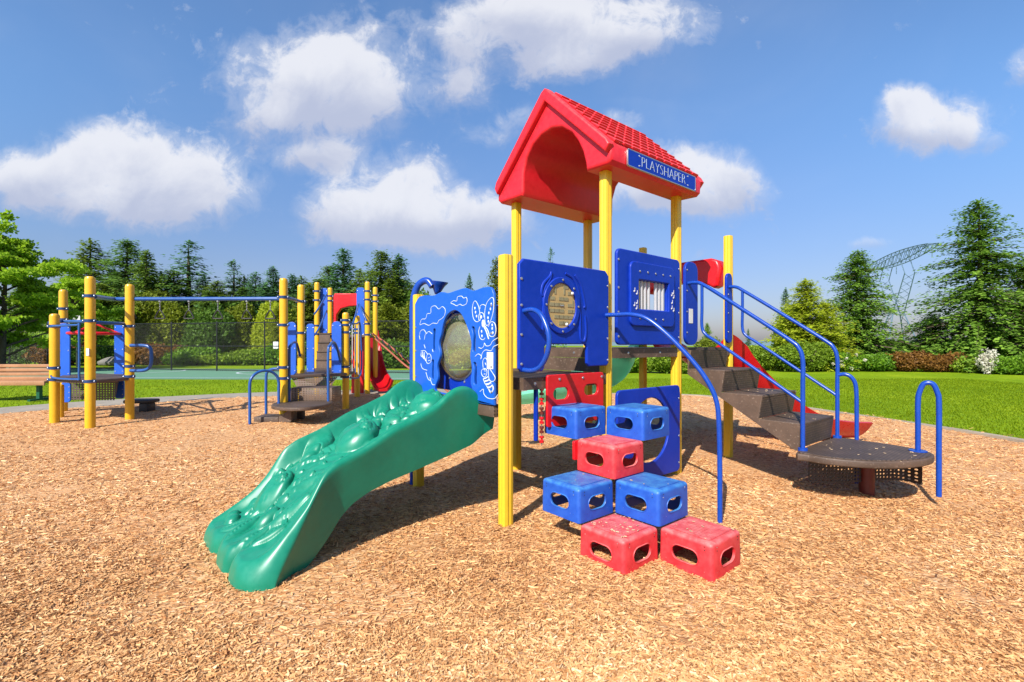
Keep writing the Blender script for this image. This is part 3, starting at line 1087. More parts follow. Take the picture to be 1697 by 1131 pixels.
def bushes():
    r = random.Random(3)
    def bush(name, px, ytop, Y, w, mat, label, seed, leaf=.1, per=1500, depth=None, flowers=None, group=None, cat='shrub', zb=-.05):
        H = HC + (YH - ytop) * Y / F - zb
        W = w * Y / F / 2
        D = depth or W * .8
        root = empty(name, ((px - CX) * Y / F, Y, zb))
        cl = []
        for k in range(7):
            cl.append((r.uniform(-.6, .6) * W, r.uniform(-.5, .5) * D, H * r.uniform(.3, .72), W * r.uniform(.35, .55), D * r.uniform(.4, .6), H * r.uniform(.24, .34)))
        cl.append((0, 0, H * .42, W * .7, D * .7, H * .42))
        link('crown', leafy_mesh(seed, cl, mat, leaf, per, .5), root)
        mb = MB()
        for k in range(6):
            a = k * 1.05
            mb.tube([(0.05 * math.cos(a), .05 * math.sin(a), -.05), (W * .3 * math.cos(a), D * .3 * math.sin(a), H * .4), (W * .5 * math.cos(a), D * .5 * math.sin(a), H * .7)], [.03, .02, .006], 'bark', 6)
        mb.build('trunk', root)
        if flowers:
            rr = np.random.default_rng(seed)
            cs = []
            n = flowers
            d = unit(rr.normal(0, 1, (n, 3)))
            P = d * np.array([W * .95, D * .95, H * .45]) + np.array([0, 0, H * .52])
            cf = [(p[0], p[1], max(p[2], .2), .05, .05, .045) for p in P]
            link('flowers', leafy_mesh(seed + 1, cf, 'petal', .07, 300, .3), root)
        tag(root, label, cat, group)
    HG = 'hedge shrubs at the far edge of the lawn'
    spots = [(1112, 585, 21.5, 95, 'hedge_leaf', 'yellow-green shrub behind the lawn under the bar panel', 0),
             (1040, 590, 22, 80, 'shrub_leaf', 'green shrub behind the pale green spiral slide', 0),
             (1180, 560, 23, 70, 'olive_leaf', 'olive shrub just left of the red slide top', 0),
             (1262, 570, 24, 95, 'hedge_leaf', 'yellow-green shrub in the gap between the handrails', 0),
             (1330, 566, 22.5, 100, 'hedge_leaf', 'bright shrub at the foot of the olive-yellow conifer', 0),
             (1398, 584, 23, 62, 'shrub_leaf', 'leafy shrub with creamy blossoms left of centre in the hedge', 18),
             (1455, 580, 23, 66, 'shrub_leaf', 'plain leafy shrub next to the rust-brown shrub', 0),
             (1500, 584, 23.0, 62, 'rust_leaf', 'smaller rust-brown shrub under the power tower', 0),
             (1552, 582, 22.6, 84, 'rust_leaf', 'wide rust-brown shrub beneath the biggest conifer', 0),
             (1610, 590, 22, 70, 'hedge_leaf', 'green shrub left of the white flowering one', 0),
             (1688, 590, 20.5, 90, 'shrub_leaf', 'leafy shrub at the right edge of the photo', 0),
             (1760, 575, 20, 100, 'shrub_leaf', 'shrub just beyond the right edge', 0)]
    for i, (px, yt, Y, w, m, lb, fl) in enumerate(spots):
        bush('shrub', px, yt, Y, w * 1.15, m, lb, 40 + i, .10, 1700, depth=.9, flowers=fl, group=HG)
    bush('broadleaf_tree', 1312, 500, 26, 88, 'olive_bright', 'fresh yellow-green broadleaf tree directly behind the stair handrails', 301, .13, 1700, depth=1.2, cat='tree')
    bush('flowering_shrub', 1637, 576, 20.8, 34, 'petal', 'white blossoming small shrub in front of the biggest conifer', 77, .09, 500, depth=.5)
    for i, (px, yt, w) in enumerate([(1405, 545, 150), (1500, 555, 140), (1600, 545, 170), (1700, 540, 170)]):
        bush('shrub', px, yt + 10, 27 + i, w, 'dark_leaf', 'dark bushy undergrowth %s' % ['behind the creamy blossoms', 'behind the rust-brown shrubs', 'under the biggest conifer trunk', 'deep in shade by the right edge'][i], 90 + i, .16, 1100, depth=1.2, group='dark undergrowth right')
    # left, beyond the fence
    LG = 'shrubs beyond the court fence'
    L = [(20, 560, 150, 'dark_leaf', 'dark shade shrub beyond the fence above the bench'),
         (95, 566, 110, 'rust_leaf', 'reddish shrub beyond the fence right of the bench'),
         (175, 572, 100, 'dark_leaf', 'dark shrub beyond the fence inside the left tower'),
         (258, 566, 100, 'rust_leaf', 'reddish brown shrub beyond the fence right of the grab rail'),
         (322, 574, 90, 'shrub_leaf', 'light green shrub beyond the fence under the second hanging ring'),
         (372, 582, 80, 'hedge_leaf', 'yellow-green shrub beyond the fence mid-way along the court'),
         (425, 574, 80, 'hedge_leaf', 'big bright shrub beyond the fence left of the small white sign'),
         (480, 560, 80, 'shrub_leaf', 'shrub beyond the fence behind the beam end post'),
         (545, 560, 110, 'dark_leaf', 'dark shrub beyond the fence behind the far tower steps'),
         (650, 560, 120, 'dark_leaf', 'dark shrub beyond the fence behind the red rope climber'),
         (770, 575, 170, 'hedge_leaf', 'light shrub seen through the bubble window'),
         (900, 590, 120, 'shrub_leaf', 'shrub behind the lower deck'),
         (970, 590, 90, 'shrub_leaf', 'green shrub behind the red panel of the climber')]
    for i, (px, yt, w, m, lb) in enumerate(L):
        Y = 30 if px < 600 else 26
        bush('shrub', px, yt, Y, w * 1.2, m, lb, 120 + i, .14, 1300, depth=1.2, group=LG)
    for i, (px, yt, w, m, lb) in enumerate([(250, 470, 70, 'olive_leaf', 'yellowish broadleaf tree right of the ringed post beyond the fence'), (448, 492, 62, 'olive_bright', 'bright yellow-green slender tree behind the end of the ring beam'),
            (475, 515, 60, 'hedge_leaf', 'yellow-green tree showing between the beam end post and its neighbour'), (345, 505, 75, 'dark_leaf', 'mid green broadleaf tree beyond the fence behind the middle rings'),
            (395, 500, 60, 'olive_leaf', 'olive broadleaf tree beyond the fence behind the right rings'), (190, 500, 80, 'shrub_leaf', 'green broadleaf tree beyond the fence inside the left tower'),
            (300, 500, 60, 'olive_leaf', 'small olive broadleaf tree behind the second ring'), (655, 500, 70, 'olive_leaf', 'olive broadleaf tree behind the red rope climber'), (130, 470, 70, 'maple_leaf', 'fresh green tree between the left maple and the tall yellow post')]):
        bush('broadleaf_tree', px, yt, 33 + (i % 3), w * 1.25, m, lb, 260 + i, .16, 1500, depth=1.4, cat='tree')
    # deep undergrowth mass that closes the view under the evergreens
    MIX = ['dark_leaf', 'olive_leaf', 'dark_leaf', 'shrub_leaf', 'olive_leaf', 'dark_leaf', 'olive_leaf', 'dark_leaf', 'dark_leaf', 'dark_leaf']
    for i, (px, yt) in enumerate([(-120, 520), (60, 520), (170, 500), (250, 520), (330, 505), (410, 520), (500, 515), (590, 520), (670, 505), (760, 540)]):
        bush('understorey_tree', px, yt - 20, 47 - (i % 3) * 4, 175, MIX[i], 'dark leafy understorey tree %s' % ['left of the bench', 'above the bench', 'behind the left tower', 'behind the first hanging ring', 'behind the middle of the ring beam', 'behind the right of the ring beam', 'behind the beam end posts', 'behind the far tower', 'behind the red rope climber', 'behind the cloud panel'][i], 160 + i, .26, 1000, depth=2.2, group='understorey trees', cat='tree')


bushes()


def maple(px, ytop, Y, seed, label, spread, lean, n_l=34):
    r = random.Random(seed)
    H = HC + (YH - ytop) * Y / F
    root = empty('maple_tree', ((px - CX) * Y / F, Y, -.1))
    mb = MB()
    mb.tube([(0, 0, 0), (.1, 0, H * .25), (.05 + lean * .1, .1, H * .55), (lean * .3, 0, H * .85)], [.15, .11, .07, .02], 'bark', 12)
    cl = []
    for k in range(n_l):
        t = .12 + .84 * k / n_l
        az = k * 2.4 + r.uniform(-.4, .4)
        L = spread * (1 - (t - .35) ** 2 * 1.6) * r.uniform(.65, 1.05) * (1 if t < .75 else .6)
        L *= 1 + .35 * lean * math.cos(az)
        z0 = H * t * .85
        tip = (math.cos(az) * L, math.sin(az) * L, z0 + L * .28)
        mid = (math.cos(az) * L * .5, math.sin(az) * L * .5, z0 + L * .22)
        mb.tube([(0.05, 0, z0), mid, tip], [.06, .035, .01], 'bark', 6)
        for j in range(5):
            s = .35 + .17 * j
            c = Vector(mid).lerp(Vector(tip), (s - .35) * 1.3)
            cl.append((c.x + r.uniform(-.35, .35), c.y + r.uniform(-.35, .35), c.z + r.uniform(-.12, .18), r.uniform(.4, .8), r.uniform(.4, .8), r.uniform(.10, .22)))
    cl.append((lean * .3, 0, H * .9, .5, .5, .3)); cl.append((lean * .3, .2, H * .97, .25, .25, .2))
    link('crown', leafy_mesh(seed, cl, 'maple_leaf', .15, 700, .1), root)
    mb.build('trunk', root)
    tag(root, label, 'tree', 'maples on the left')


maple(2, 345, 22, 5, 'bright green spring maple at the left edge of the photo', 3.1, .25)
maple(118, 428, 30, 6, 'bright yellow-green maple behind the left tower posts', 2.6, .1, 20)
maple(-150, 400, 20, 8, 'maple just outside the left edge of the photo', 2.8, 0, 18)


# ------------------------------------------------------------------ fence, hoop, poles, pylon, bench
def court_fence():
    A = Vector((-46, 30.2, -.03)); B = gp(655, 617); B.z = -.03
    B2 = Vector((-3.9, 21.0, -.03))
    root = empty('chain_link_fence', A)
    d = (B2 - A); Ln = d.length; d.normalize()
    h = 2.35
    n = 16
    for i in range(n + 1):
        p = d * (Ln * i / n)
        mb = MB(); mb.cyl((p.x, p.y, 0), (p.x, p.y, h + .04), .035, 'black', 8)
        mb.lathe([(.04, 0), (.03, .03), (.001, .045)], (p.x, p.y, h + .04), 'black', 8)
        mb.build('post', root)
    for z in (h, h * .52, .06):
        mb = MB(); mb.cyl((0, 0, z), tuple(d * Ln + Vector((0, 0, z))), .022, 'black', 6); mb.build('rail', root)
    # diagonal wires
    s = .11; w = .0017
    vs = []; fs = []
    k = int((Ln + h) / s)
    nrm = Vector((-d.y, d.x, 0))
    for i in range(k):
        x0 = i * s
        for sgn in (1, -1):
            a = x0 - (h if sgn > 0 else 0); b = a + h if sgn > 0 else x0 - h
            p = (x0 - h, 0) if sgn > 0 else (x0 - h, h)
            q = (x0, h) if sgn > 0 else (x0, 0)
            (xa, za), (xb, zb) = p, q
            if xa < 0:
                f = (0 - xa) / (xb - xa); za = za + (zb - za) * f; xa = 0
            if xb > Ln:
                f = (Ln - xa) / (xb - xa); zb = za + (zb - za) * f; xb = Ln
            if xb <= xa: continue
            P = d * xa + Vector((0, 0, za)); Q = d * xb + Vector((0, 0, zb))
            t_ = (Q - P).normalized(); o = t_.cross(nrm).normalized() * w
            o2 = nrm * w
            j = len(vs)
            vs += [P + o, P + o2 - o * .5, P - o2 - o * .5, Q + o, Q + o2 - o * .5, Q - o2 - o * .5]
            fs += [[j, j + 1, j + 4, j + 3], [j + 1, j + 2, j + 5, j + 4], [j + 2, j, j + 3, j + 5]]
    me = bpy.data.meshes.new('wire_mesh'); me.from_pydata([tuple(v) for v in vs], [], fs); me.materials.append(MATS['black'])
    link('wire_mesh', me, root)
    tag(root, 'long black chain link fence behind the green court', 'fence')
    # small white notice on the fence
    p = at(457, 572.5, 24.4)
    mb = MB(); mb.box((-.13, -.01, -.18), (.13, .01, .18), 'white', None, .004)
    mb.dots([(-.1, -.012, .14), (.1, -.012, .14), (-.1, -.012, -.14), (.1, -.012, -.14)], .012, (0, -1, 0), 'steel')
    o = mb.build('notice_sign'); o.location = p; tag(o, 'small blank white notice on the black court fence', 'sign')


court_fence()


def hoop():
    Y = 26.5
    p = at(111, 608, Y)
    root = empty('basketball_hoop', (p.x, Y, -.03), 0.25)
    zc = HC + (YH - 535) * Y / F + .03
    mb = MB(); mb.tube([(0, .9, 0), (0, .9, 2.2), (0, .6, zc - .1), (0, .1, zc)], .06, 'dark_metal', 10, 5); mb.build('pole', root)
    mb = MB(); mb.mesh(plate_mesh([rrect(-.62, -.42, .62, .42, .08)], .04), 'white', PL_B(0) @ Matrix.Translation((0, zc, 0)))
    mb.mesh(plate_mesh([rrect(-.25, -.3, .25, .05, .01), rrect(-.21, -.26, .21, .01, .01)], .006, .001), 'red', PL_B(-.024) @ Matrix.Translation((0, zc, 0)))
    mb.build('backboard', root)
    mb = MB(); mb.tube([(.22 * math.cos(a), -.28 + .22 * math.sin(a), zc - .32) for a in np.linspace(0, 6.1, 20)], .01, 'red', 8, closed=True)
    mb.box((-.05, -.07, zc - .36), (.05, -.025, zc - .26), 'red')
    mb.build('rim', root)
    tag(root, 'white basketball backboard on a dark pole behind the left tower', 'basketball hoop')


hoop()


def poles():
    Y = 33
    p = at(243, 600, Y)
    root = empty('utility_pole', (p.x, Y, -.1))
    mb = MB(); mb.cyl((0, 0, 0), (0, 0, HC + (YH - 505) * Y / F), .08, 'bark_pale', 10); mb.build('pole', root)
    for y in (527.5, 536.5):
        z = HC + (YH - y) * Y / F + .1
        mb = MB(); mb.tube([(-.8, 0, z), (2, 0, z - .02), (5.1, .3, z + .02)], .015, 'pole_grey', 8); mb.build('pipe', root)
    mb = MB(); mb.cyl((5.1, .3, 0), (5.1, .3, HC + (YH - 524) * Y / F), .06, 'bark_pale', 10); mb.build('pole', root)
    tag(root, 'pale pole frame with two thin white rails among the evergreens', 'pole')
    o = MB()
    bm = bmesh.new(); bmesh.ops.create_icosphere(bm, subdivisions=3, radius=1)
    for v in bm.verts:
        v.co *= 1 + .16 * math.sin(v.co.x * 3 + 1) * math.cos(v.co.y * 4) + .05 * math.sin(v.co.z * 9)
        v.co = Vector((v.co.x * 1.15, v.co.y * .7, max(v.co.z, -.3) * .75))
    o.add([v.co.copy() for v in bm.verts], [[v.index for v in f.verts] for f in bm.faces], 'rock'); bm.free()
    b = o.build('boulder'); b.scale = (.62, .62, .45); b.location = at(185, 604, 29); b.location.z = .15
    tag(b, 'grey boulder beyond the fence seen inside the left tower', 'rock')


poles()


def pylon():
    Y = 110.0
    base = Vector((88.7, 110.5, 0))
    root = empty('power_pylon', (base.x, Y, -2), R(-108.5))
    H = 24.4
    def bar(mb, a, b, r=.07): mb.cyl(a, b, r * .8, 'pylon_steel', 5)
    # two lattice legs forming a V that widen up to a long truss crossbeam (delta tower)
    waist = H * .42; top = H * .9
    mb = MB()
    w0 = 4.6; ww = 1.1
    for sx in (-1, 1):
        for sy in (-1, 1):
            bar(mb, (sx * w0, sy * w0 * .8, 0), (sx * ww, sy * ww, waist), .16)
    for k in range(5):
        t0 = k / 5; t1 = (k + 1) / 5
        for sy in (-1, 1):
            x0 = w0 + (ww - w0) * t0; x1 = w0 + (ww - w0) * t1
            bar(mb, (-x0, sy * x0 * .85, waist * t0), (x1, sy * x1 * .85, waist * t1), .07)
            bar(mb, (x0, sy * x0 * .85, waist * t0), (-x1, sy * x1 * .85, waist * t1), .07)
            bar(mb, (-x1, sy * x1 * .85, waist * t1), (x1, sy * x1 * .85, waist * t1), .07)
    mb.build('lattice_base', root)
    mb = MB()
    for sx in (-1, 1):
        for sy in (-1, 1):
            bar(mb, (sx * ww * .8, sy * ww, waist), (sx * 6.5, sy * .9, top * .86), .13)
            bar(mb, (sx * 6.5, sy * .9, top * .86), (sx * 4.5, sy * .9, top), .12)
        for k in range(6):
            t0 = k / 6; t1 = (k + 1) / 6
            x0 = ww * .8 + (6.5 - ww * .8) * t0; x1 = ww * .8 + (6.5 - ww * .8) * t1
            z0 = waist + (top * .86 - waist) * t0; z1 = waist + (top * .86 - waist) * t1
            bar(mb, (sx * x0, -1, z0), (sx * x1, 1, z1), .06)
            bar(mb, (sx * x0, 1, z0), (sx * x1, -1, z1), .06)
    bar(mb, (-3.4, 0, H * .62), (3.4, 0, H * .62), .08)
    mb.build('lattice_frame', root)
    mb = MB()
    half = 16.4
    n = 16
    def zt(x): return H - (abs(x) / half) ** 2 * 1.0
    def zb(x): return H - 2.6 + (abs(x) / half) ** 2 * 1.2
    for sy in (-.9, .9):
        for k in range(n):
            x0 = -half + 2 * half * k / n; x1 = x0 + 2 * half / n
            bar(mb, (x0, sy, zt(x0)), (x1, sy, zt(x1)), .11)
            bar(mb, (x0, sy, zb(x0)), (x1, sy, zb(x1)), .11)
            bar(mb, (x0, sy, zt(x0)), (x1, sy, zb(x1)) if k % 2 else (x0, sy, zb(x0)), .07)
            bar(mb, (x0, sy, zb(x0)), (x1, sy, zt(x1)), .07)
    for k in range(n + 1):
        x0 = -half + 2 * half * k / n
        bar(mb, (x0, -.9, zt(x0)), (x0, .9, zt(x0)), .06)
        bar(mb, (x0, -.9, zb(x0)), (x0, .9, zb(x0)), .06)
    mb.build('crossbeam', root)
    for x in (-half + .5, 0, half - .5):
        mb = MB(); mb.tube([(x, 0, zb(x)), (x, 0, zb(x) - 2.2)], .08, 'pylon_steel', 8); mb.build('insulator', root)
    tag(root, 'pale blue-grey lattice transmission tower rising behind the right trees', 'power pylon')


pylon()


def bench():
    # seen from the front, runs out of the left edge
    c = gp(38, 663)
    root = empty('park_bench', (gp(66, 663).x, c.y, 0), R(2))
    # local: x to the right end = +.22, extends left 1.9 m ; seat faces -y
    x1, x0 = .30, -1.75
    mb = MB()
    for k in range(4):
        z = .80 - k * .095
        y = .30 - k * .012
        mb.box((x0, y - .02, z - .075), (x1, y + .02, z), 'bench_wood', None, .006)
    mb.build('backrest', root)
    mb = MB()
    for k in range(4):
        y = .24 - k * .11
        mb.box((x0, y - .10, .40), (x1, y - .005, .445), 'bench_wood', None, .006)
    mb.box((x0, -.225, .345), (x1, -.19, .44), 'bench_wood', None, .006)
    mb.build('seat', root)
    for x in (.0, -1.5):
        mb = MB()
        mb.box((x - .035, -.05, 0), (x + .035, .03, .40), 'green_dark')
        mb.box((x - .03, -.26, -.01), (x + .03, .26, .035), 'green_dark')
        mb.box((x - .03, -.18, .37), (x + .03, .25, .399), 'green_dark')
        mb.tube([(x, .24, .38), (x, .335, .62), (x, .35, .8)], .022, 'green_dark', 8)
        mb.build('leg', root)
    tag(root, 'tan slatted park bench with dark green legs at the left edge', 'bench')


bench()


# ================================================================== MAIN PLAY STRUCTURE
TH = .881
O = Vector((-.043, 3.235, 0))
PS = empty('play_structure', O, -TH)
tag(PS, 'large playset with red tiled roof, green relief slide, stacked block climber and curved stairs', 'playset')


def fluted_post(mb, x, y, z0, z1, mat, r=.044):
    n = 32
    vs = []; fs = []
    for z, k in ((z0, 1), (z1 - .012, 1), (z1 - .003, .96), (z1, .86)):
        for i in range(n):
            a = 2 * math.pi * i / n
            # rounded square with a groove in the middle of each side
            c, s_ = math.cos(a), math.sin(a)
            q = (abs(c) ** 5 + abs(s_) ** 5) ** (-1 / 5) * .93
            g = 1 - (.10 if (i % 8 == 0) else 0) - (.05 if (i % 8 in (3, 5)) else 0)
            vs.append((x + r * q * g * k * c, y + r * q * g * k * s_, z))
    for j in range(3):
        for i in range(n):
            i2 = (i + 1) % n
            fs.append([j * n + i, j * n + i2, (j + 1) * n + i2, (j + 1) * n + i])
    fs.append([3 * n + i for i in range(n)])
    mb.add(vs, fs, mat)


POSTS = {'p1': (0, 0, 1.86), 'p2': (0, 1.05, 2.72), 'p3': (0, 2.095, 2.72), 'p6': (0, 3.13, 2.445), 'p7': (-1.22, 0, 1.69), 'p4': (-1.13, 1.045, 2.72),
         'p5': (-1.12, 2.10, 2.72), 'p8': (-1.11, 3.14, 2.49)}
for k, (a, b, zt) in POSTS.items():
    mb = MB(); fluted_post(mb, a, b, -.1, zt, 'yellow')
    if k in ('p4', 'p5', 'p8', 'p2', 'p3'):
        # columns of small round holes on the lower half
        for dx, dy in ((0, -1), (1, 0)):
            for i in range(16):
                z = .12 + i * .05
                for o_ in (-.014, .014):
                    px_ = (a + o_, b - .0385, z) if dy else (a + .0385, b + o_, z + .025)
                    mb.dots([px_], .0065, (dx, dy, 0), 'maroon', .001)
    mb.build('post', PS)

# decks
def deck(a0, b0, a1, b1, z, th=.085, name='deck'):
    mb = MB()
    mb.box((a0, b0, z - .006), (a1, b1, z), 'deck')
    for (p, q) in (((a0, b0), (a1, b0 + .02)), ((a0, b1 - .02), (a1, b1)), ((a0, b0 + .02), (a0 + .02, b1 - .02)), ((a1 - .02, b0 + .02), (a1, b1 - .02))):
        mb.box((p[0], p[1], z - th), (q[0], q[1], z - .0062), 'deck_plain')
    for k in range(1, 4):
        b = b0 + (b1 - b0) * k / 4
        mb.box((a0 + .02, b - .01, z - th * .8), (a1 - .02, b + .01, z - .0062), 'deck_plain')
    mb.dots([(a1, b0 + (b1 - b0) * t, z - .045) for t in (.12, .35, .65, .88)], .012, (1, 0, 0), 'steel')
    mb.dots([(a0 + (a1 - a0) * t, b0, z - .045) for t in (.12, .35, .65, .88)], .012, (0, -1, 0), 'steel')
    mb.build(name, PS)


deck(-1.10, 1.06, .035, 3.10, 1.225)
deck(-1.10, .13, .035, 1.035, 1.02)
mb = MB()   # entry step of the relief slide
mb.box((-1.16, -.055, .755), (-.06, .055, .83), 'deck', None, .004)
mb.build('entry_step', PS)
mb = MB()   # riser between the two decks
mb.box((-1.08, 1.04, 1.022), (-.05, 1.056, 1.138), 'deck_plain')
mb.build('riser', PS)


# --- round maze window panel (plane a = .05)
def panel_round():
    out = []
    A = .058
    o = [(.06, 1.80), (.10, 1.84), (.96, 1.84), (1.0, 1.80), (1.0, 1.11), (.98, 1.085), (.77, 1.085), (.745, 1.11), (.745, 1.235), (.725, 1.255),
         (.315, 1.255), (.295, 1.235), (.295, 1.09), (.275, 1.065), (.085, 1.065), (.06, 1.09)]
    mb = MB()
    mb.mesh(plate_mesh([o, circ(.46, 1.535, .150, .168)], .032, .010, 3), 'blue', PL_A(A))
    mb.dots([(A + .017, .078, z) for z in (1.12, 1.32, 1.52, 1.70)] + [(A + .017, .985, z) for z in (1.13, 1.30, 1.55, 1.72)], .011, (1, 0, 0), 'steel', .006)
    # moulded ridges round the window
    rid = [[(.36, 1.77), (.345, 1.74), (.28, 1.68), (.262, 1.62), (.272, 1.595)],
           [(.36, 1.77), (.345, 1.72), (.305, 1.66), (.285, 1.60), (.28, 1.50), (.275, 1.40), (.272, 1.33)],
           [(.60, 1.77), (.665, 1.70), (.70, 1.60), (.712, 1.55), (.705, 1.53)],
           [(.50, 1.775), (.58, 1.745), (.635, 1.66), (.655, 1.55), (.66, 1.40), (.665, 1.30), (.69, 1.275), (.715, 1.295), (.725, 1.36), (.72, 1.44), (.715, 1.47)]]
    for q in rid:
        mb.tube([(A + .014, b, z) for b, z in q], .0115, 'blue', 8, 5)
    p = mb.build('window_panel', PS)
    mb = MB()
    mb.mesh(plate_mesh([circ(.46, 1.535, .19, .208), circ(.46, 1.535, .145, .163)], .03, .008, 3), 'blue', PL_A(A + .016))
    mb.dots([(A + .034, .46 + .168 * math.cos(a) * .98, 1.535 + .187 * math.sin(a)) for a in np.linspace(0, 6.283, 9)[:-1]], .009, (1, 0, 0), 'steel', .005)
    r = mb.build('window_ring', p)
    mb = MB()
    mb.mesh(plate_mesh([circ(.46, 1.535, .147, .165)], .012, .002), 'maze_tan', PL_A(A + .012))
    rr = random.Random(4)
    # maze ridges behind the clear cover
    for i in range(6):
        for j in range(7):
            b = .46 + (i - 2.5) * .046; z = 1.535 + (j - 3) * .044
            if ((b - .46) / .138) ** 2 + ((z - 1.535) / .155) ** 2 > .8: continue
            if rr.random() < .55: mb.box((A + .0185, b - .006, z - .006), (A + .0215, b + .046, z + .018), 'maze_grey')
            elif rr.random() < .7: mb.box((A + .0187, b - .004, z - .006), (A + .0217, b + .012, z + .044), 'maze_grey')
    mb.dots([(A + .0222, .46, 1.535), (A + .0222, .445, 1.535), (A + .0222, .475, 1.535)], .006, (1, 0, 0), 'steel', .004)
    mb.dots([(A + .03, .56, 1.63), (A + .03, .50, 1.40)], .012, (1, 0, 0), 'white', .012)
    mb.build('maze_disc', p)


panel_round()


# --- bar window panel (plane a = .05)
def panel_bars():
    A = .058
    mb = MB()
    mb.mesh(plate_mesh([rrect(1.105, 1.25, 2.04, 2.045, .05), rrect(1.375, 1.56, 1.82, 1.80, .005)], .032, .010, 3), 'blue', PL_A(A))
    mb.dots([(A + .017, 1.122, z) for z in (1.32, 1.52, 1.72, 1.95)] + [(A + .017, 2.022, z) for z in (1.32, 1.55, 1.78, 1.96)], .011, (1, 0, 0), 'steel', .006)
    p = mb.build('bar_window_panel', PS)
    mb = MB()
    mb.mesh(plate_mesh([rrect(1.255, 1.41, 1.915, 1.955, .06), rrect(1.372, 1.555, 1.822, 1.803, .005)], .03, .010, 3), 'blue', PL_A(A + .024))
    mb.dots([(A + .040, 1.38 + k * .115, 1.875) for k in range(5)] + [(A + .040, 1.38 + k * .115, 1.475) for k in range(4)], .010, (1, 0, 0), 'steel', .006)
    for b, z in ((1.30, 1.70), (1.335, 1.68), (1.335, 1.60), (1.30, 1.58), (1.33, 1.555), (1.86, 1.70), (1.89, 1.68), (1.865, 1.63), (1.86, 1.58), (1.89, 1.56), (1.885, 1.72)):
        mb.dots([(A + .040, b, z)], .0085, (1, 0, 0), 'white', .003)
        mb.cyl((A + .041, b + .008, z), (A + .041, b + .008, z + .03), .002, 'white', 6)
    mb.build('window_frame', p)
    for k in range(8):
        mb = MB()
        b = 1.40 + k * .053
        if k == 4: continue
        mb.cyl((A, b, 1.54), (A, b, 1.82), .0135, 'tube_white', 12)
        mb.build('bar', p)


panel_bars()


# --- narrow side panels at the stair head and the slide hood
def narrow(b0, b1, z0, z1, holes=False):
    A = .05
    mb = MB()
    mb.mesh(plate_mesh([rrect(b0, z0, b1, z1, min(.09, (b1 - b0) * .48))], .03, .008, 3), 'blue', PL_A(A))
    mb.dots([(A + .016, b0 + .03, z0 + .12 + k * .2) for k in range(int((z1 - z0) / .2))], .009, (1, 0, 0), 'steel', .005)
    if holes:
        mb.box((A + .0155, b0 + .06, 1.46), (A + .018, b0 + .13, 1.60), 'white')
    mb.build('side_panel', PS)


narrow(2.15, 2.38, 1.25, 2.055, True)
narrow(2.97, 3.09, 1.27, 2.02)


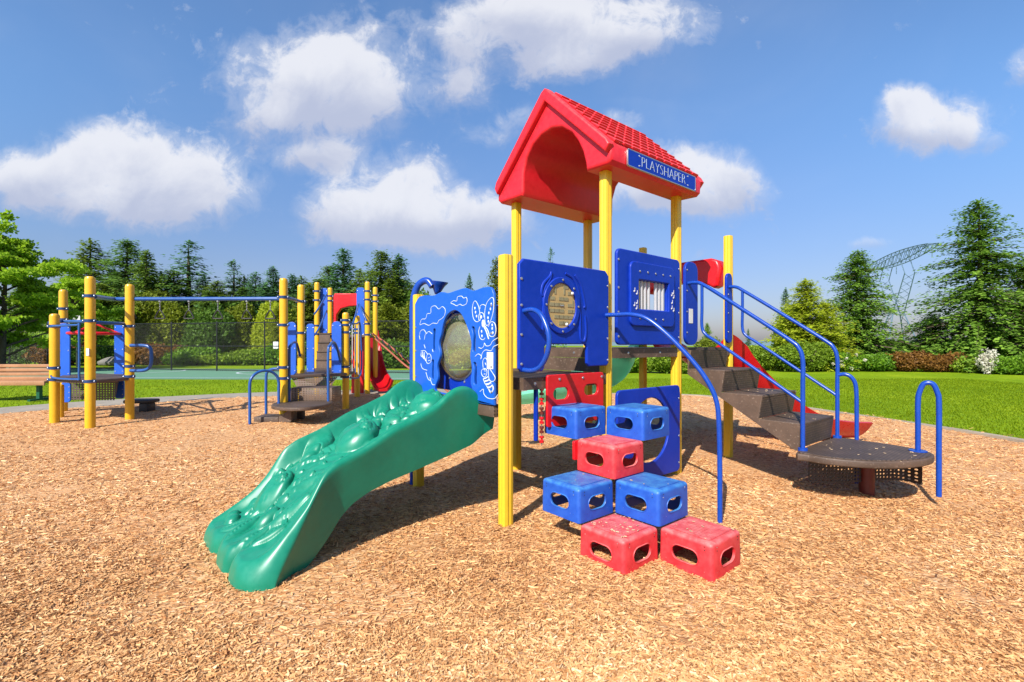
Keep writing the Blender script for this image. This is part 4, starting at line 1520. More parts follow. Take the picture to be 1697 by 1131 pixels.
# --- roof
def roof():
    prof = [(-1.27, 2.70), (-1.23, 2.665), (-.90, 2.662), (-.882, 2.70), (-.878, 2.88), (-.83, 3.01), (-.74, 3.10), (-.627, 3.148), (-.5, 3.16), (-.376, 3.125),
            (-.26, 3.04), (-.188, 2.942), (-.135, 2.84), (-.106, 2.74), (-.095, 2.67), (.13, 2.662), (.165, 2.69), (.172, 2.80), (.15, 2.84),
            (-.50, 3.485), (-.545, 3.515), (-.59, 3.49), (-1.25, 2.86), (-1.272, 2.81)]
    mb = MB()
    # body: extrude profile along b
    me = plate_mesh([prof], 1.34, .028, 4)
    mb.mesh(me, 'red_roof', PL_B(1.585))
    # raised rim on the gable ends
    outer = [(-1.27, 2.81), (-1.245, 2.87), (-.59, 3.497), (-.545, 3.52), (-.50, 3.492), (.15, 2.85), (.178, 2.80), (.135, 2.745), (-.545, 3.405), (-1.235, 2.75)]
    for b in (.905, 2.265):
        mb.mesh(plate_mesh([outer], .07, .018, 3), 'red_roof', PL_B(b))
    r = mb.build('roof', PS)
    # tiles on both slopes
    for side in (1, -1):
        mb = MB()
        if side == 1: e0, e1 = Vector((.158, 0, 2.845)), Vector((-.505, 0, 3.50))
        else: e0, e1 = Vector((-1.262, 0, 2.85)), Vector((-.585, 0, 3.50))
        d = e1 - e0; Ls = d.length; d.normalize()
        nrm = Vector((-d.z, 0, d.x)) if side == -1 else Vector((d.z, 0, -d.x))
        if nrm.z < 0: nrm = -nrm
        rows, cols = 8, 11
        for i in range(rows):
            for j in range(cols):
                w = 1.26 / cols
                b0 = .955 + j * w + .007; b1 = b0 + w - .014
                s0 = Ls * i / rows; s1 = Ls * (i + 1) / rows - .006
                hb, ht = .018, .003
                P = []
                for s_, h_ in ((s0, hb), (s1, ht)):
                    for bb in (b0, b1):
                        P.append(e0 + d * s_ + nrm * h_ + Vector((0, bb, 0)))
                Bt = [e0 + d * s_ - nrm * .01 + Vector((0, bb, 0)) for s_ in (s0, s1) for bb in (b0, b1)]
                bm = bmesh.new()
                vv = [bm.verts.new(p) for p in P + Bt]
                for f in ([0, 1, 3, 2], [4, 6, 7, 5], [0, 4, 5, 1], [2, 3, 7, 6], [0, 2, 6, 4], [1, 5, 7, 3]):
                    bm.faces.new([vv[k] for k in f])
                bmesh.ops.bevel(bm, geom=bm.edges[:], offset=.006, segments=2, affect='EDGES', profile=.5)
                bm.verts.index_update()
                mb.add([v.co.copy() for v in bm.verts], [[v.index for v in f.verts] for f in bm.faces], 'red_roof')
                bm.free()
        o = mb.build('roof_tiles', r)
    # sign
    A = .180
    mb = MB()
    mb.mesh(plate_mesh([rrect(1.10, 2.683, 2.115, 2.812, .012)], .012, .003), 'blue', PL_A(A))
    mb.mesh(plate_mesh([rrect(1.095, 2.678, 2.12, 2.817, .014), rrect(1.103, 2.686, 2.112, 2.809, .012)], .014, .001), 'steel', PL_A(A))
    for b, z, s in ((1.245, 2.79, 1), (1.245, 2.708, -1), (1.985, 2.79, 1), (1.985, 2.708, -1)):
        mb.dots([(A + .007, b, z)], .0065, (1, 0, 0), 'white_line', .001)
        mb.box((A + .0066, b + .008 if b < 1.5 else b - .018, z - s * .004 - .0012), (A + .008, b + .018 if b < 1.5 else b - .008, z - s * .004 + .0012), 'white_line')
    sg = mb.build('sign_panel', r)
    # lettering: thin line capitals
    cu = bpy.data.curves.new('t', 'FONT')
    cu.body = 'PLAYSHAPER'
    cu.size = .088
    cu.extrude = .0012
    cu.offset = -.0026
    cu.space_character = 1.02
    ob = bpy.data.objects.new('t', cu); col.objects.link(ob)
    dg = bpy.context.evaluated_depsgraph_get()
    me = bpy.data.meshes.new_from_object(ob.evaluated_get(dg))
    xs = [v.co.x for v in me.vertices]; ys = [v.co.y for v in me.vertices]
    k = .66 / (max(xs) - min(xs)); ky = .082 / (max(ys) - min(ys))
    bpy.data.objects.remove(ob)
    mb = MB()
    M = PL_A(A + .0075) @ Matrix.Translation((1.282 - min(xs) * k, 2.7075, 0)) @ Matrix.Diagonal((k, ky, 1, 1))
    mb.mesh(me, 'lettering', M)
    mb.build('sign_lettering', r, 20)


roof()


# --- cloud panel with butterfly and bees (plane b = -.04)
def cloud_panel():
    Bp = -.05
    top = smooth2([(-1.17, 1.60), (-1.10, 1.655), (-.99, 1.662), (-.86, 1.650), (-.74, 1.668), (-.64, 1.652), (-.50, 1.664), (-.40, 1.668), (-.30, 1.640), (-.18, 1.652), (-.09, 1.645), (-.055, 1.60)], 5, False)
    outl = top + [(-.05, 1.50), (-.05, .84), (-.20, .836), (-.28, .85), (-.35, .86), (-.80, .86), (-.90, .85), (-1.10, .86), (-1.17, .90)]
    hole = smooth2([(-.56, 1.512), (-.66, 1.475), (-.715, 1.40), (-.74, 1.33), (-.775, 1.26), (-.755, 1.17), (-.80, 1.08), (-.79, .98), (-.835, .89),
                    (-.70, .872), (-.45, .872), (-.30, .89), (-.33, .98), (-.315, 1.08), (-.335, 1.17), (-.32, 1.26), (-.355, 1.35), (-.42, 1.445), (-.48, 1.495)], 5)
    def slot(cx, cz, h, bend):
        return smooth2([(cx - .018 + bend * .5, cz + h), (cx + .014 + bend * .5, cz + h), (cx + .018, cz + h * .3), (cx + .014, cz - h * .4), (cx + .016, cz - h), (cx - .014, cz - h), (cx - .016, cz - h * .3), (cx - .012, cz + h * .4)], 4)
    loops = [outl, hole, slot(-.85, 1.29, .085, .02), slot(-.87, 1.05, .075, .01), slot(-.285, 1.29, .085, -.02), slot(-.27, 1.045, .075, -.01)]
    mb = MB()
    mb.mesh(plate_mesh(loops, .026, .006, 2), 'blue_art', PL_B(Bp))
    mb.dots([(-.075, Bp - .014, z) for z in (.93, 1.1, 1.33, 1.52)] + [(-1.15, Bp - .014, z) for z in (.98, 1.2, 1.4)], .010, (0, -1, 0), 'steel', .005)
    mb.box((-.125, Bp - .0165, 1.085), (-.055, Bp - .0135, 1.20), 'white')
    p = mb.build('cloud_panel', PS)
    # line art in white, slightly proud
    ox = lambda u, v: None
    def px2az(u, v):   # crop pixels of the panel drawing -> (a, z) on the panel plane
        x = 660 + u * .2653; y = 380 + v * .2653
        ca, sa = math.cos(TH), math.sin(TH)
        x0, y0 = O.x + Bp * sa, O.y + Bp * ca
        k = (x - CX) / F
        a = (k * y0 - x0) / (ca + k * sa)
        Y = y0 - a * sa
        return a, HC - (y - YH) * Y / F
    art = MB()
    def ln(pts, r=.0028, closed=False, n=4):
        P = []
        for u, v in pts:
            a, z = px2az(u, v); P.append((a, Bp - .0125, z))
        art.tube(P, r, 'white_line', 6, n, closed)
    def blob(u, v, r):
        a, z = px2az(u, v)
        art.lathe([(r, 0), (r * .8, .002), (.0001, .0025)], (0, 0, 0), 'white_line', 10, Matrix.Translation((a, Bp - .0128, z)) @ Matrix.Rotation(R(90), 4, 'X') @ Matrix.Diagonal((1, 1.4, 1, 1)))
    # clouds
    ln([(145, 598), (155, 565), (180, 560), (190, 530), (212, 525), (215, 490), (240, 480), (262, 500), (285, 485), (303, 505), (298, 540), (280, 560), (262, 572), (252, 590), (225, 588), (200, 602), (170, 590)], closed=True)
    ln([(338, 462), (355, 448), (375, 450), (380, 425), (405, 420), (418, 432), (435, 428), (440, 450), (432, 470), (410, 478), (395, 470), (375, 480), (355, 470)], closed=True)
    ln([(142, 660), (150, 635), (170, 630), (185, 650), (200, 640), (222, 655)]); ln([(145, 690), (140, 665)]); ln([(172, 690), (178, 660), (190, 650)])
    ln([(150, 840), (160, 870), (190, 882)]); ln([(182, 895), (195, 935), (212, 945), (205, 925)]); ln([(212, 945), (222, 970), (238, 972)])
    ln([(512, 740), (530, 745), (545, 730), (548, 712), (560, 730), (585, 725), (600, 700), (630, 680)])
    ln([(490, 795), (510, 780), (530, 795), (525, 812), (535, 775), (555, 755), (590, 760), (605, 735), (632, 722)])
    ln([(520, 1015), (540, 1000), (545, 1030), (570, 1055), (610, 1058), (630, 1035)])
    # butterfly
    ln([(520, 570), (500, 580), (480, 560), (472, 510), (478, 465), (492, 450), (510, 480), (520, 530), (522, 565)], closed=True)
    ln([(552, 580), (550, 520), (562, 465), (590, 430), (605, 440), (605, 500), (592, 560), (570, 600), (558, 600)], closed=True)
    ln([(520, 610), (512, 640), (520, 680), (540, 692), (552, 680)]); ln([(572, 610), (590, 580), (612, 590), (620, 630), (612, 665), (590, 672), (575, 660)])
    ln([(545, 610), (560, 640), (575, 688)], .005); ln([(550, 605), (568, 630), (578, 660)], .004)
    ln([(512, 560), (512, 540), (525, 522), (542, 530), (545, 552)]); ln([(520, 500), (522, 480), (540, 472), (555, 480)]); ln([(517, 575), (512, 562)])
    for u, v in ((488, 495), (498, 545), (492, 520), (575, 525), (585, 500), (590, 470), (570, 555), (572, 578), (530, 640), (532, 668), (596, 600), (596, 622), (600, 648)): blob(u, v, .0075)
    blob(540, 590, .020); blob(528, 550, .009)
    # bees
    ln([(152, 770), (150, 790), (160, 800)]); ln([(162, 765), (160, 790), (172, 812)], .006); ln([(172, 770), (172, 800), (184, 825)], .006); ln([(150, 762), (175, 760), (195, 785)])
    ln([(190, 785), (205, 780), (215, 800), (212, 830), (195, 840), (184, 825)], closed=True); ln([(195, 805), (205, 800)]); ln([(196, 822), (208, 820)])
    ln([(170, 722), (178, 745)]); ln([(222, 752), (226, 768)])
    ln([(545, 870), (530, 885), (532, 910), (548, 925), (562, 908), (562, 880)], closed=True); ln([(540, 880), (550, 875), (552, 890)]); ln([(545, 905), (555, 905)])
    ln([(540, 865), (538, 825), (552, 805), (568, 825), (565, 860)]); ln([(575, 870), (600, 900), (615, 930), (605, 950), (585, 948), (575, 925)], closed=True)
    ln([(545, 935), (560, 930), (570, 922)], .006); ln([(552, 950), (565, 948), (580, 940)], .007); ln([(560, 970), (575, 968), (590, 958)], .008); ln([(570, 990), (585, 988), (600, 975)], .008); ln([(578, 1005), (590, 1022), (602, 1005), (602, 980)], .005)
    ln([(540, 935), (550, 960), (565, 985), (578, 1005)]); ln([(552, 835), (558, 850)], .003); ln([(572, 815), (582, 830)]); ln([(562, 798), (575, 800)])
    art.build('panel_drawing', p, 60)
    # bubble window just behind
    Bb = .10
    mb = MB()
    mb.mesh(plate_mesh([rrect(-1.12, .875, -.16, 1.54, .04), circ(-.715, 1.235, .262, .262)], .022, .006, 2), 'blue', PL_B(Bb))
    mb.dots([(-.715 + .29 * math.cos(a), Bb - .012, 1.235 + .29 * math.sin(a)) for a in np.linspace(.3, 6.58, 9)[:-1]], .012, (0, -1, 0), 'steel', .006)
    q = mb.build('bubble_panel', PS)
    mb = MB()
    prof = [(.266 * math.cos(t), .11 * math.sin(t)) for t in np.linspace(0, math.pi / 2 - .002, 14)]
    mb.lathe(prof, (0, 0, 0), 'bubble', 40, Matrix.Translation((-.715, Bb - .012, 1.235)) @ Matrix.Rotation(R(90), 4, 'X'))
    mb.build('bubble_window', q)
    mb = MB()
    mb.tube([(-.715 + .266 * math.cos(a), Bb - .013, 1.235 + .266 * math.sin(a)) for a in np.linspace(0, 6.283, 41)[:-1]], .008, 'steel', 8, closed=True)
    mb.build('window_rim', q)


cloud_panel()


# --- handrails
def rail(pts, r=.017, name='handrail', n=7, parent=None, mat='blue_tube'):
    mb = MB(); mb.tube(pts, r, mat, 14, n); return mb.build(name, parent or PS, 60)


rail([(.06, .10, 1.48), (.16, .10, 1.485), (.24, .10, 1.45), (.30, .10, 1.36), (.32, .10, 1.28), (.30, .10, 1.19), (.24, .10, 1.11), (.16, .10, 1.08), (.06, .10, 1.08)])
rail([(.04, .96, 1.487), (.16, .99, 1.487), (.28, 1.02, 1.484), (.40, 1.05, 1.445), (.55, 1.09, 1.32), (.72, 1.14, 1.13), (.82, 1.165, .985), (.87, 1.18, .86), (.885, 1.185, .72), (.89, 1.19, .4), (.89, 1.19, -.05)])
for b, m in ((2.2, 0), (3.02, 1)):
    dz = 0
    rail([(.05, b, 1.842 + m * .03), (.14, b, 1.842 + m * .02), (.24, b, 1.80), (.60, b, 1.55), (.95, b, 1.30), (1.03, b, 1.225), (1.06, b, 1.12), (1.06, b, .9), (1.06, b, .40)], n=6)
    rail([(.205, b, 1.82), (.205, b, 1.60), (.205, b, 1.42), (.245, b, 1.345), (.36, b, 1.27), (.7, b, 1.035), (1.055, b, .79)], .014, n=6)
    mb = MB()
    mb.dots([(1.06, b, .80)], .02, (0, -1, 0), 'blue_tube'); mb.cyl((1.06, b, .40), (1.06, b, .425), .035, 'blue_tube'); mb.build('rail_foot', PS)
rail([(1.06, 3.02, .975), (1.12, 3.03, .985), (1.17, 3.04, .95), (1.195, 3.05, .86), (1.20, 3.05, .6), (1.20, 3.05, .0)])

# --- stairs
def stairs():
    b0, b1 = 2.24, 2.98
    nos = [(.09, 1.215), (.405, 1.015), (.74, .812), (1.04, .61)]
    # zigzag side plates
    zig = [(.04, 1.215)]
    path = [(.075, 1.215), (.035, 1.022), (.405, 1.018), (.365, .818), (.735, .815), (.69, .612), (1.045, .61), (1.03, .395)]
    low = [(1.0, .385), (.06, .96), (.035, 1.0)]
    outline = [(.036, 1.2), (.075, 1.2), (.045, 1.02), (.405, 1.015), (.372, .815), (.735, .812), (.70, .61), (1.045, .607), (1.02, .39), (.99, .385), (.036, .965)]
    for b in (b0, b1):
        mb = MB(); mb.mesh(plate_mesh([outline], .012, .003, 1), 'deck_plain', Matrix(((1, 0, 0, 0), (0, 0, 1, b), (0, 1, 0, 0), (0, 0, 0, 1))))
        mb.build('stringer', PS)
    for i, (a0, a1, z) in enumerate(((.045, .402, 1.015), (.372, .732, .812), (.70, 1.042, .607))):
        mb = MB()
        mb.box((a0, b0 + .007, z - .02), (a1, b1 - .007, z + .004), 'deck', None, .004)
        mb.build('tread', PS)
    for (a_t, z_t, a_b, z_b) in ((.072, 1.2, .046, 1.02), (.402, .994, .374, .817), (.732, .791, .702, .612), (1.042, .586, 1.022, .41)):
        mb = MB()
        mb.add([(a_t, b0 + .007, z_t), (a_t, b1 - .007, z_t), (a_b, b1 - .007, z_b), (a_b, b0 + .007, z_b),
                (a_t - .01, b0 + .007, z_t), (a_t - .01, b1 - .007, z_t), (a_b - .01, b1 - .007, z_b), (a_b - .01, b0 + .007, z_b)],
               [[0, 1, 2, 3], [7, 6, 5, 4], [0, 3, 7, 4], [1, 5, 6, 2], [0, 4, 5, 1], [3, 2, 6, 7]], 'deck')
        mb.build('riser', PS)


stairs()


def to_local(w):
    ca, sa = math.cos(TH), math.sin(TH)
    dx, dy = w[0] - O.x, w[1] - O.y
    return (dx * ca - dy * sa, dx * sa + dy * ca)


def platform():
    # kidney shaped landing, z .406
    pts = [(1.03, 2.16), (1.15, 2.09), (1.30, 2.10), (1.46, 2.18), (1.60, 2.31), (1.70, 2.48), (1.755, 2.66), (1.76, 2.82), (1.72, 2.93), (1.55, 3.02), (1.35, 3.06), (1.15, 3.05), (1.03, 2.99)]
    sm = smooth2(pts, 5)
    mb = MB()
    mb.mesh(plate_mesh([sm], .055, .012, 2), 'deck_plain', PL_Z(.372))
    c = (1.35, 2.6)
    sm2 = [(c[0] + (x - c[0]) * .96, c[1] + (y - c[1]) * .96) for x, y in sm]
    mb.mesh(plate_mesh([sm2], .008, .002, 1), 'deck', PL_Z(.402))
    mb.build('landing', PS)
    mb = MB(); mb.cyl((1.35, 2.74, -.1), (1.35, 2.74, .35), .055, 'maroon', 20); mb.lathe([(.12, .0), (.12, .012), (.06, .02)], (1.35, 2.74, .325), 'maroon'); mb.build('column', PS)
    # perforated skirt under the far half
    mb = MB()
    arc = [(1.05, 2.35), (1.22, 2.50), (1.40, 2.86), (1.52, 3.0), (1.66, 2.97)]
    P = spline([Vector((x, y, 0)) for x, y in arc], 6)
    vs = []; fs = []
    for p in P: vs += [(p.x, p.y, .345), (p.x, p.y, .12), (p.x + .006, p.y - .006, .345), (p.x + .006, p.y - .006, .12)]
    for i in range(len(P) - 1):
        a = i * 4; fs += [[a, a + 1, a + 5, a + 4], [a + 2, a + 6, a + 7, a + 3], [a, a + 4, a + 6, a + 2], [a + 1, a + 3, a + 7, a + 5]]
    mb.add(vs, fs, 'perf_dark')
    mb.build('skirt', PS)
    # arch rail
    l1 = to_local(gp(1547, 822)); l2 = (1.665, 2.90)
    mid = ((l1[0] + l2[0]) / 2, (l1[1] + l2[1]) / 2)
    x0, y0 = l1; x1, y1 = 1.62, 2.88
    ax, ay, bx, by = 1.775, 2.90, 1.655, 2.865
    lp = lambda t: (ax + (bx - ax) * t, ay + (by - ay) * t)
    rail([(ax, ay, .07), (ax, ay, .45), (ax, ay, .80), (*lp(.08), .88), (*lp(.3), .945), (*lp(.7), .945), (*lp(.92), .88), (bx, by, .80), (bx, by, .6), (bx, by, .41)], .0185, 'arch_rail')
    mb = MB(); mb.lathe([(.06, 0), (.06, .008), (.02, .012)], (1.655, 2.865, .407), 'blue_tube'); mb.build('rail_foot', PS)


perf_mat('perf_dark', (.04, .03, .025), 34, .24, .28)
perf_mat('perf_brown', (.13, .085, .06), 26)
platform()


# --- block climber
def stadium(w, h, cx=0, cy=0, n=8):
    r = h / 2
    pts = []
    for s in (1, -1):
        for k in range(n + 1):
            a = -math.pi / 2 + math.pi * k / n
            pts.append((cx + s * ((w / 2 - r) + r * math.cos(a)), cy + s * r * math.sin(a)))
    return pts


def bool_op(a, b, op):
    md = a.modifiers.new('b', 'BOOLEAN'); md.operation = op; md.object = b; md.solver = 'EXACT'
    dg = bpy.context.evaluated_depsgraph_get()
    me = bpy.data.meshes.new_from_object(a.evaluated_get(dg))
    a.modifiers.clear(); a.data = me
    bpy.data.objects.remove(b)


def make_block():
    s = .1625; h = .203
    bm = bmesh.new(); bmesh.ops.create_cube(bm, size=1)
    for v in bm.verts:
        k = 1.0 if v.co.z < 0 else .985
        v.co = Vector((v.co.x * 2 * s * k, v.co.y * 2 * s * k, (v.co.z + .5) * h))
    ed = [e for e in bm.edges if not (e.verts[0].co.z < .001 and e.verts[1].co.z < .001)]
    bmesh.ops.bevel(bm, geom=ed, offset=.022, segments=4, affect='EDGES', profile=.5)
    me = bpy.data.meshes.new('blk'); bm.to_mesh(me); bm.free()
    a = bpy.data.objects.new('blk', me); col.objects.link(a)
    def cutter(mesh): o = bpy.data.objects.new('cut', mesh); col.objects.link(o); return o
    bm = bmesh.new(); bmesh.ops.create_cube(bm, size=1)
    for v in bm.verts: v.co = Vector((v.co.x * 2 * (s - .012), v.co.y * 2 * (s - .012), (v.co.z * (h) + .5 * h - .014)))
    m2 = bpy.data.meshes.new('c'); bm.to_mesh(m2); bm.free()
    bool_op(a, cutter(m2), 'DIFFERENCE')
    for M in (PL_A(0), PL_B(0)):
        pl = plate_mesh([stadium(.158, .080, 0, .098)], .5, .0005, 0)
        bm = bmesh.new(); bm.from_mesh(pl); bmesh.ops.remove_doubles(bm, verts=bm.verts, dist=1e-5); bmesh.ops.transform(bm, matrix=M, verts=bm.verts)
        bmesh.ops.recalc_face_normals(bm, faces=bm.faces)
        m3 = bpy.data.meshes.new('c'); bm.to_mesh(m3); bm.free()
        bool_op(a, cutter(m3), 'DIFFERENCE')
    me = a.data
    bpy.data.objects.remove(a)
    return me


BLK = make_block()


def block(a, b, z, colr, idx):
    mb = MB()
    M = Matrix.Translation((a, b, z))
    mb.mesh(BLK, colr + '_worn')
    # slot lips
    for f in range(4):
        Q = Matrix.Rotation(f * math.pi / 2, 4, 'Z')
        st = stadium(.163, .085, 0, .098)
        mb.tube([(.1615, x, y) for x, y in st], .0035, colr + '_worn', 6, closed=True, M=Q)
        pts = []
        for yy in (.022, .045, .16, .178):
            for xx in (-.115, -.09, -.05, .05, .09, .115):
                if yy in (.045, .16) and abs(xx) < .06: continue
                if (int(xx * 1000) + int(yy * 1000)) % 2 == 0 and abs(xx) < .1: continue
                pts.append((.1608, xx, yy))
        for k, p in enumerate(pts):
            mb.dots([Q @ Vector(p)], .0036, Q.to_3x3() @ Vector((1, 0, 0)), 'steel' if (k + f + idx) % 3 == 0 else 'black', .0012)
    # grip sheet on the top
    mb.mesh(plate_mesh([rrect(-.125, -.125, .125, .125, .02)], .004, .001, 1), colr + '_grip', PL_Z(.2038))
    o = mb.build('climbing_block', PS, 40)
    o.location = (a, b, z)
    return o


Pp, B0 = .3215, .045
cells = [(2, 0, 0, 'red'), (3, 1, 0, 'red'), (1, 0, 1, 'blue'), (2, 1, 1, 'blue'), (1, 1, 2, 'red'), (0, 1, 3, 'blue'), (1, 2, 3, 'blue')]
lbl = ['faded red block on the ground, left of the two', 'faded red block on the ground nearest the curved handrail', 'left blue block of the lower pair', 'right blue block of the lower pair', 'single faded red block in the middle', 'left blue block of the upper pair', 'right blue block of the upper pair']
for i, (ia, ib, iz, c) in enumerate(cells):
    a = (ia + .5) * Pp - .018; b = B0 + (ib + .5) * Pp + .004 - (.015 if i == 6 else 0)
    o = block(a, b, iz * .203, c, i)
    o['label'] = lbl[i]

# backing panels of the climber
mb = MB()
mb.mesh(plate_mesh([rrect(.33, .66, .945, 1.035, .02), stadium(.16, .085, .47, .895), stadium(.16, .085, .80, .905)], .022, .005, 2), 'red', PL_A(.055))
mb.dots([(.067, b, 1.0) for b in (.45, .70, .92)], .011, (1, 0, 0), 'steel', .006)
mb.build('climber_back_panel', PS)
mb = MB()
mb.mesh(plate_mesh([rrect(.345, .47, .58, .60, .01)], .02, .004, 2), 'red', PL_A(.30))
mb.build('climber_bracket', PS)
mb = MB()
mb.mesh(plate_mesh([rrect(1.115, .07, 2.05, .875, .05), circ(1.585, .50, .285, .285)], .028, .008, 3), 'blue', PL_A(.055))
mb.dots([(.07, 2.03, z) for z in (.15, .4, .75)] + [(.07, 1.13, z) for z in (.4, .75)], .010, (1, 0, 0), 'steel', .006)
mb.build('ring_panel', PS)
# narrow plate with red spools seen edge-on at the left end of the climber
mb = MB()
mb.mesh(plate_mesh([rrect(-.025, .56, .008, .97, .008)], .02, .004, 2), 'blue', PL_B(.285))
for k in range(6): mb.lathe([(.004, 0), (.017, 0), (.017, .014), (.008, .018), (.008, .03), (.017, .034), (.017, .048), (.004, .048)], (.02, .315, .55 + k * .068), 'maroon' if k % 2 else 'red', 12)
mb.cyl((.02, .315, .53), (.02, .315, .96), .004, 'steel', 8)
mb.build('spool_panel', PS)


# --- hooked talking tube at the left post
mb = MB()
w = to_local(gp(684.5, 806))
mb.tube([(w[0], w[1], -.05), (w[0], w[1], 1.2), (w[0], w[1], 1.60), (w[0] + .03, w[1] + .02, 1.75), (w[0] + .075, w[1] + .05, 1.805), (w[0] + .125, w[1] + .08, 1.81), (w[0] + .165, w[1] + .10, 1.76)], .030, 'blue_tube', 16, 6)
q = Vector((.12, .05, 1)).normalized().to_track_quat('Z', 'Y').to_matrix().to_4x4()
wf = to_local(at(724.5, 488, 4.2)); cen = Vector((wf[0], wf[1], at(724.5, 488, 4.2).z))
mb.build('talk_tube', PS, 60)
mb = MB()
mb.lathe([(.001, -.005), (.022, 0), (.035, .03), (.060, .075), (.085, .105), (.086, .112), (.080, .112), (.05, .07), (.01, .02)], (0, 0, 0), 'blue_tube', 24, Matrix.Translation(cen) @ q)
mb.build('funnel', PS, 60)


# --- relief slide
def relief_slide():
    NB, NA = 430, 220
    bz = [.09, .0, -.07, -.12, -.18, -.24, -.30, -.385, -.535, -.695, -.882, -1.054, -1.135, -1.19, -1.24, -1.31, -1.38, -1.46, -1.54, -1.62]
    rz = [.78, .84, .922, .955, .966, .955, .925, .856, .795, .736, .640, .576, .524, .44, .36, .285, .235, .190, .15, .115]
    bb = [.09, .05, -.08, -.27, -.49, -.70, -.85, -.95, -1.02, -1.07, -1.12, -1.21, -1.30, -1.62]
    bo = [.64, .62, .54, .49, .44, .395, .35, .30, .236, .165, .11, .03, .005, .0]
    bd = [.09, -.05, -.3, -.54, -.88, -1.05, -1.2, -1.3, -1.4, -1.5, -1.62]
    bv = [.80, .80, .76, .67, .525, .45, .325, .23, .165, .135, .105]
    def I(b, X, Y_):
        return np.interp(-b, [-x for x in X], Y_)
    def smooth_fn(X, Y_):
        g = np.linspace(.09, -1.62, 400)
        v = I(g, X, Y_)
        k = np.hanning(23); k /= k.sum()
        vp = np.pad(v, 11, mode='edge')
        v = np.convolve(vp, k, 'valid')
        return lambda b: np.interp(-np.asarray(b), -g, v)
    fr, fb, fd = smooth_fn(bz, rz), smooth_fn(bb, bo), smooth_fn(bd, bv)
    def width(b):   # near and far side (a) along the slide
        t = np.clip((-b - 1.0) / .6, 0, 1)
        t = t * t * (3 - 2 * t)
        return -.235 + .175 * t, -1.085 - .02 * t
    # cross-section parameter q in [0,1]: near outer bottom -> rim -> bed -> rim -> far outer bottom
    # front lip: the end of the slide depends on the position across
    def bend(f):    # f: 0 near .. 1 far
        return -1.565 - .055 * f + .06 * np.exp(-((f - .37) / .035) ** 2) + .03 * np.exp(-((f - .66) / .05) ** 2) + .15 * np.clip(1 - f / .24, 0, 1) ** 2.6 + .07 * np.clip((f - .92) / .08, 0, 1) ** 2
    bumps = []      # (a, b, ra, rb, h, rot)
    def bp(a, b, ra, rb, h, rot=0): bumps.append((a, b, ra, rb, min(h * 2.0, .80 * min(ra, rb)), R(rot)))
    cuts = []; adds = []
    def arc(cx, cy, r0, a0, a1, d=.014, w=.010, n=10):
        for k in range(n):
            t = R(a0 + (a1 - a0) * k / (n - 1)); cuts.append((cx + r0 * math.cos(t), cy + r0 * math.sin(t), w, d))
    def face(x, y, r, h):
        """round smiling grub head: dome, two bulging eyes, cheeks and a smile groove"""
        bp(x, y, r, r * .92, h)
        for sx, sy in ((-.30, .42), (.38, .30)):
            adds.append((x + sx * r, y + sy * r, r * .24, .016)); adds.append((x + sx * r + r * .05, y + sy * r, r * .09, .008))
            arc(x + sx * r, y + sy * r, r * .30, 0, 360, .010, .006, 14)
        arc(x, y - .02, r * .62, 215, 325)
    # ripples along the far wall at the top
    for k in range(8): bp(-1.0 + .02 * (k % 2), -.05 - k * .07, .030, .036, .024)
    for k in range(5): bp(-.92, -.12 - k * .07, .022, .030, .014)
    face(-.70, -.20, .155, .058)
    for k in range(3): bp(-.78 - .035 * k, -.29 - k * .035, .09 - .012 * k, .026, .026, 30)
    # six petalled flower
    for k in range(6):
        an = R(60 * k + 20); bp(-.86 + .125 * math.cos(an), -.53 + .125 * math.sin(an), .098, .052, .030, 60 * k + 20)
        cuts += [(-.86 + q_ * math.cos(an), -.53 + q_ * math.sin(an), .008, .010) for q_ in (.09, .11, .13, .15, .17)]
    bp(-.86, -.53, .058, .058, .032); arc(-.86, -.53, .060, 0, 360, .014, .008, 22)
    # second grub with a ringed body
    face(-.72, -.75, .155, .060)
    for k in range(5): bp(-.83 - .022 * k, -.80 - k * .038, .13 - .014 * k, .020, .056 - .006 * k, 12)
    bp(-.56, -.93, .024, .030, .022); bp(-.52, -.88, .022, .028, .022); bp(-.50, -.96, .030, .034, .022); bp(-.47, -.91, .020, .024, .02)
    # leaf and bud behind
    bp(-.97, -.93, .075, .12, .050, 20); bp(-.99, -.84, .030, .030, .036); bp(-.93, -1.00, .05, .07, .04)
    # curved arm
    for k in range(6): bp(-.95 + .028 * k, -1.16 + .035 * k, .032, .045, .036 - .002 * k)
    bp(-.98, -1.20, .05, .04, .03)
    # third grub, antennae and paws
    face(-.85, -1.25, .13, .052)
    for k in range(4): bp(-.72 + .035 * k, -1.15 + .02 * k, .026, .030, .032)
    bp(-.66, -1.24, .045, .030, .030, 30); bp(-.64, -1.18, .04, .03, .03); bp(-.70, -1.31, .035, .030, .03)
    bp(-.985, -1.46, .042, .042, .044); bp(-.91, -1.475, .044, .042, .044)
    bp(-.98, -1.34, .036, .030, .034); bp(-.92, -1.36, .024, .055, .030, 20); bp(-.86, -1.38, .030, .026, .024); bp(-.80, -1.36, .02, .045, .024, -15)
    bp(-.60, -1.34, .055, .070, .034, 20); bp(-.55, -1.29, .03, .03, .03)
